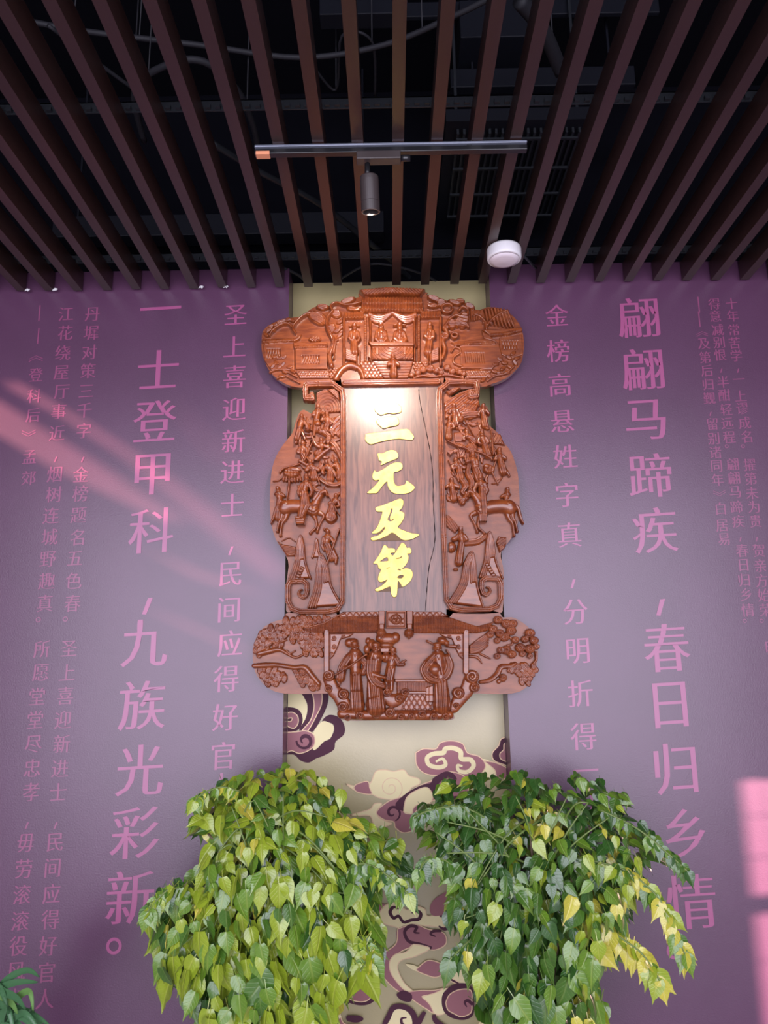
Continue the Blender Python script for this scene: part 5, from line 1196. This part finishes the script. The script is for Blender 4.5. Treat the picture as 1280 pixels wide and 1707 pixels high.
def plant(name, label, outline, cx, cy_px, base_x, tints, seed, pitch, sizes, sprays=(), cat='plant', ybase=-.42, depth=.30, topyellow=()):
    rs = random.Random(seed)
    root = thing(name, label, cat, (base_x, ybase, 0), 'potted trees flanking the niche')
    poly_ = [tuple(p) for p in outline]
    xs = [p[0] for p in poly_]; ys = [p[1] for p in poly_]; x0, x1, y0, y1 = min(xs), max(xs), min(ys), max(ys)
    rad = (x1 - x0) * .5; leaves = []
    for layer in range(4):
        pt = pitch * (1.0 if layer else .95); y = y0
        while y < y1:
            x = x0 + rs.uniform(0, pt)
            while x < x1:
                px, py = x + rs.uniform(-.5, .5) * pt, y + rs.uniform(-.5, .5) * pt
                x += pt
                if not inside((px, py), poly_): continue
                if (layer == 0 and rs.random() < .42) or (layer == 1 and rs.random() < .2): continue
                f = (py - y0) / (y1 - y0)
                e = math.sqrt(max(0.0, 1 - min(1, abs(px - cx) / rad) ** 2)) * min(1, .35 + f * 1.6)
                Y = ybase + .12 - depth * e * (1 - layer * .28) - rs.uniform(-.03, .03)
                P = on_y(px, py, Y)
                L = (sizes[0] + (sizes[1] - sizes[0]) * min(1, f * 1.25)) * rs.uniform(.62, 1.35)
                out = (px - cx) / rad
                hang = min(1, .25 + f * 1.3)
                t = Vector((out * (1.1 - .55 * hang) + rs.gauss(0, .48), -.75 * (1 - hang) - .12 + rs.uniform(-.35, .25), -.35 - 1.0 * hang + rs.uniform(-.3, .45)))
                n = Vector((out * .6 + rs.gauss(0, .55), -1.0 + rs.uniform(-.2, .5), 1.3 * (1 - hang) + .35 + rs.gauss(0, .45)))
                if f < .3 and rs.random() < .35: t.x += rs.choice((-1, 1)) * .8; t.z *= .4; n.z += .5
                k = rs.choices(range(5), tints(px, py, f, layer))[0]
                P = P - np.array(t.normalized()) * L * .45
                leaves.append((leaf_matrix(P, t, n, L, rs.uniform(.85, 1.1)), rs.randrange(6), k, L * (2.0 if layer == 0 else 1.2 - .3 * layer)))
            y += pt * .92
    br = MB()
    for path, sz, tn in sprays:
        c = crom(path, 5); W = [on_y(a, b_, ybase - .06 - .10 * i / len(c)) for i, (a, b_) in enumerate(c)]
        part(MB().tube(W, [.0035] * len(W), 6), 'branch', M['gstem'], root)
        for i in range(1, len(W)):
            for sgn in ((-1, 1) if i < len(W) - 1 else (0,)):
                if rs.random() < .12: continue
                L = sz * rs.uniform(.8, 1.2)
                t = Vector((sgn * .55 + .25 * np.sign(path[-1][0] - path[0][0]), -.2, -1 + rs.uniform(-.2, .4))); n = Vector((rs.uniform(-.6, .6) + sgn * .3, -1, .4 + rs.uniform(-.3, .3)))
                leaves.append((leaf_matrix(W[i], t, n, L), rs.randrange(6), rs.choices(range(5), tn)[0], 9))
    foliage(root, leaves)
    top = on_y(cx, y0 + 60, ybase)
    for q in range(6):
        bx = base_x + rs.uniform(-.05, .05); by = ybase + rs.uniform(-.05, .05)
        tx, tz = cx + rs.uniform(-.55, .55) * rad, y0 + rs.uniform(50, 140); T = on_y(tx, tz, ybase + rs.uniform(-.05, .1))
        pts = crom([(bx, by, .30), (bx + (T[0] - bx) * .15, by, .55), (bx + (T[0] - bx) * .5, (by + T[1]) / 2, .9), tuple(T)], 5)
        part(MB().tube(pts, np.linspace(.011, .004, len(pts)), 7), 'stem', M['stem'], root)
    for q in range(16):
        a = rs.uniform(.15, .85); e = poly_[rs.randrange(len(poly_))]
        S = on_y(cx + rs.uniform(-40, 40), y0 + (y1 - y0) * rs.uniform(.15, .6), ybase); E_ = on_y(cx + (e[0] - cx) * .8, cy_px + (e[1] - cy_px) * .8, ybase - .12)
        mid_ = (S + E_) / 2 + np.array([0, -.04, .05]); pts = crom([S, mid_, E_], 5)
        part(MB().tube(pts, np.linspace(.005, .002, len(pts)), 6), 'branch', M['gstem'], root)
    part(MB().lathe((base_x, ybase, 0), [(.001, 0), (.12, 0), (.135, .02), (.165, .26), (.178, .27), (.178, .31), (.160, .31), (.155, .28)], 36), 'pot', M['pot'], root)
    part(MB().lathe((base_x, ybase, 0), [(.157, .285), (.08, .295), (.001, .297)], 24), 'soil', M['soil'], root)
    return root
outL = [(480, 1276), (520, 1290), (572, 1328), (585, 1372), (640, 1385), (684, 1436), (690, 1475), (655, 1465), (630, 1490), (622, 1530), (640, 1570), (632, 1620), (600, 1640), (565, 1665), (550, 1740), (340, 1740), (318, 1690), (300, 1640), (275, 1660), (262, 1600), (240, 1530), (262, 1500), (310, 1470), (335, 1440), (345, 1400), (318, 1392), (322, 1360), (345, 1330), (372, 1305), (420, 1292)]
outR = [(738, 1308), (800, 1296), (850, 1288), (925, 1312), (958, 1284), (1000, 1300), (1045, 1330), (1052, 1368), (1100, 1395), (1140, 1440), (1090, 1432), (1078, 1470), (1070, 1500), (1052, 1512), (1045, 1560), (1020, 1600), (1000, 1600), (995, 1650), (1008, 1740), (830, 1740), (800, 1660), (770, 1610), (778, 1560), (745, 1540), (750, 1500), (768, 1470), (735, 1430), (705, 1405), (684, 1362), (705, 1340)]
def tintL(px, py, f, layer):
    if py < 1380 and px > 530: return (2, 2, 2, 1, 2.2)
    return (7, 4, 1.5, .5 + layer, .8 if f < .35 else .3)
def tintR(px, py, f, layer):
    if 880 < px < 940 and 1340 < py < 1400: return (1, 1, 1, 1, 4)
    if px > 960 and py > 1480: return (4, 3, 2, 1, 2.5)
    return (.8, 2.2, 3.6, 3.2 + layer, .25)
bx = lambda px: float(on_y(px, 1650, -.42)[0])
plant('potted_tree', 'bushy lime green potted tree left of the niche, its leaves hanging like a curtain', outL, 440, 1500, bx(455), tintL, 21, 19, (.060, .100),
      [([(560, 1470), (600, 1440), (640, 1455), (680, 1490)], .085, (1, 4, 3, 1, 0)), ([(400, 1320), (370, 1312), (340, 1322), (325, 1335)], .055, (4, 3, 1, 0, 1)), ([(330, 1500), (290, 1480), (262, 1500), (246, 1520)], .07, (2, 4, 2, 1, 0)), ([(600, 1560), (615, 1590), (600, 1620)], .12, (5, 2, 0, 0, 1))])
plant('potted_tree', 'darker green potted tree right of the niche with yellow leaves on its right-hand branches', outR, 900, 1490, bx(905), tintR, 33, 19, (.052, .092),
      [([(960, 1430), (1040, 1450), (1100, 1500), (1128, 1560), (1142, 1590)], .075, (2, 2, 1, 0, 6)), ([(980, 1520), (1030, 1560), (1070, 1590), (1100, 1635)], .085, (3, 1, 0, 0, 7)), ([(780, 1500), (750, 1440), (715, 1432), (700, 1450)], .07, (0, 2, 4, 1, 0)), ([(1000, 1350), (1060, 1380), (1110, 1420), (1145, 1452)], .055, (0, 2, 4, 2, .5)), ([(820, 1540), (780, 1570), (750, 1600)], .085, (0, 1, 3, 3, 0)), ([(820, 1370), (770, 1345), (720, 1350), (690, 1362)], .06, (0, 1, 4, 3, 0))])
# strap-leaved plant, bottom left corner
sp_root = thing('spider_plant', 'dark green strap-leaved plant in the bottom left corner of the picture', 'plant', (float(on_y(-60, 1700, -.5)[0]), -.5, 0))
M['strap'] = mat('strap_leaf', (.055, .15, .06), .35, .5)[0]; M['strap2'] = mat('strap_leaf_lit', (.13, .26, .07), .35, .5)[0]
rs = random.Random(8)
arcs_ = [[(-30, 1690), (10, 1635), (45, 1617), (66, 1628)], [(-20, 1670), (5, 1645), (35, 1636), (64, 1637)], [(10, 1690), (30, 1662), (50, 1653), (56, 1685)], [(-20, 1655), (10, 1655), (30, 1665), (43, 1682)],
         [(-20, 1690), (20, 1680), (55, 1690), (85, 1710)], [(-30, 1665), (0, 1662), (20, 1672), (30, 1690)], [(-20, 1700), (15, 1690), (45, 1700), (60, 1725)], [(0, 1730), (2, 1700), (8, 1680), (-4, 1665)], [(-20, 1720), (10, 1700), (30, 1705), (45, 1730)],
         [(60, 1712), (52, 1695), (55, 1680), (50, 1686)], [(-30, 1740), (0, 1712), (20, 1715), (35, 1740)], [(-10, 1745), (20, 1700), (45, 1690), (75, 1735)], [(-40, 1650), (-10, 1640), (5, 1655), (15, 1690)], [(-40, 1700), (-10, 1676), (15, 1684), (25, 1740)]]
for i, a in enumerate(arcs_):
    root_p = (-60 + rs.uniform(-15, 15), 1770)
    c = crom([root_p] + a, 6); n = len(c); W = np.array([on_y(x, y, -.5 - .12 * j / n + rs.uniform(-.0, .0) - .01 * (i % 4)) for j, (x, y) in enumerate(c)])
    wd = np.array([.013 * math.sin(math.pi * min(1, .25 + .75 * j / (n - 1))) ** .7 + .0006 for j in range(n)])
    t = np.gradient(W, axis=0); t /= np.linalg.norm(t, axis=1)[:, None]; s_ = np.cross(t, [0, -1, .25]); s_ /= np.linalg.norm(s_, axis=1)[:, None]
    V = []; 
    for j in range(n): V += [W[j] - s_[j] * wd[j] + np.array([0, -.003, 0]), W[j] + np.array([0, .003, 0]), W[j] + s_[j] * wd[j] + np.array([0, -.003, 0])]
    Fc = [(j * 3 + q, j * 3 + q + 1, j * 3 + q + 4, j * 3 + q + 3) for j in range(n - 1) for q in (0, 1)]
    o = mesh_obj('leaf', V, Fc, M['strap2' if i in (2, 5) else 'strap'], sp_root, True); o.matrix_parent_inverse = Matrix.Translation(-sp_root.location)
part(MB().lathe(tuple(sp_root.location), [(.001, 0), (.09, 0), (.12, .22), (.13, .23), (.13, .26), (.115, .26), (.11, .23), (.001, .23)], 28), 'pot', M['pot'], sp_root)
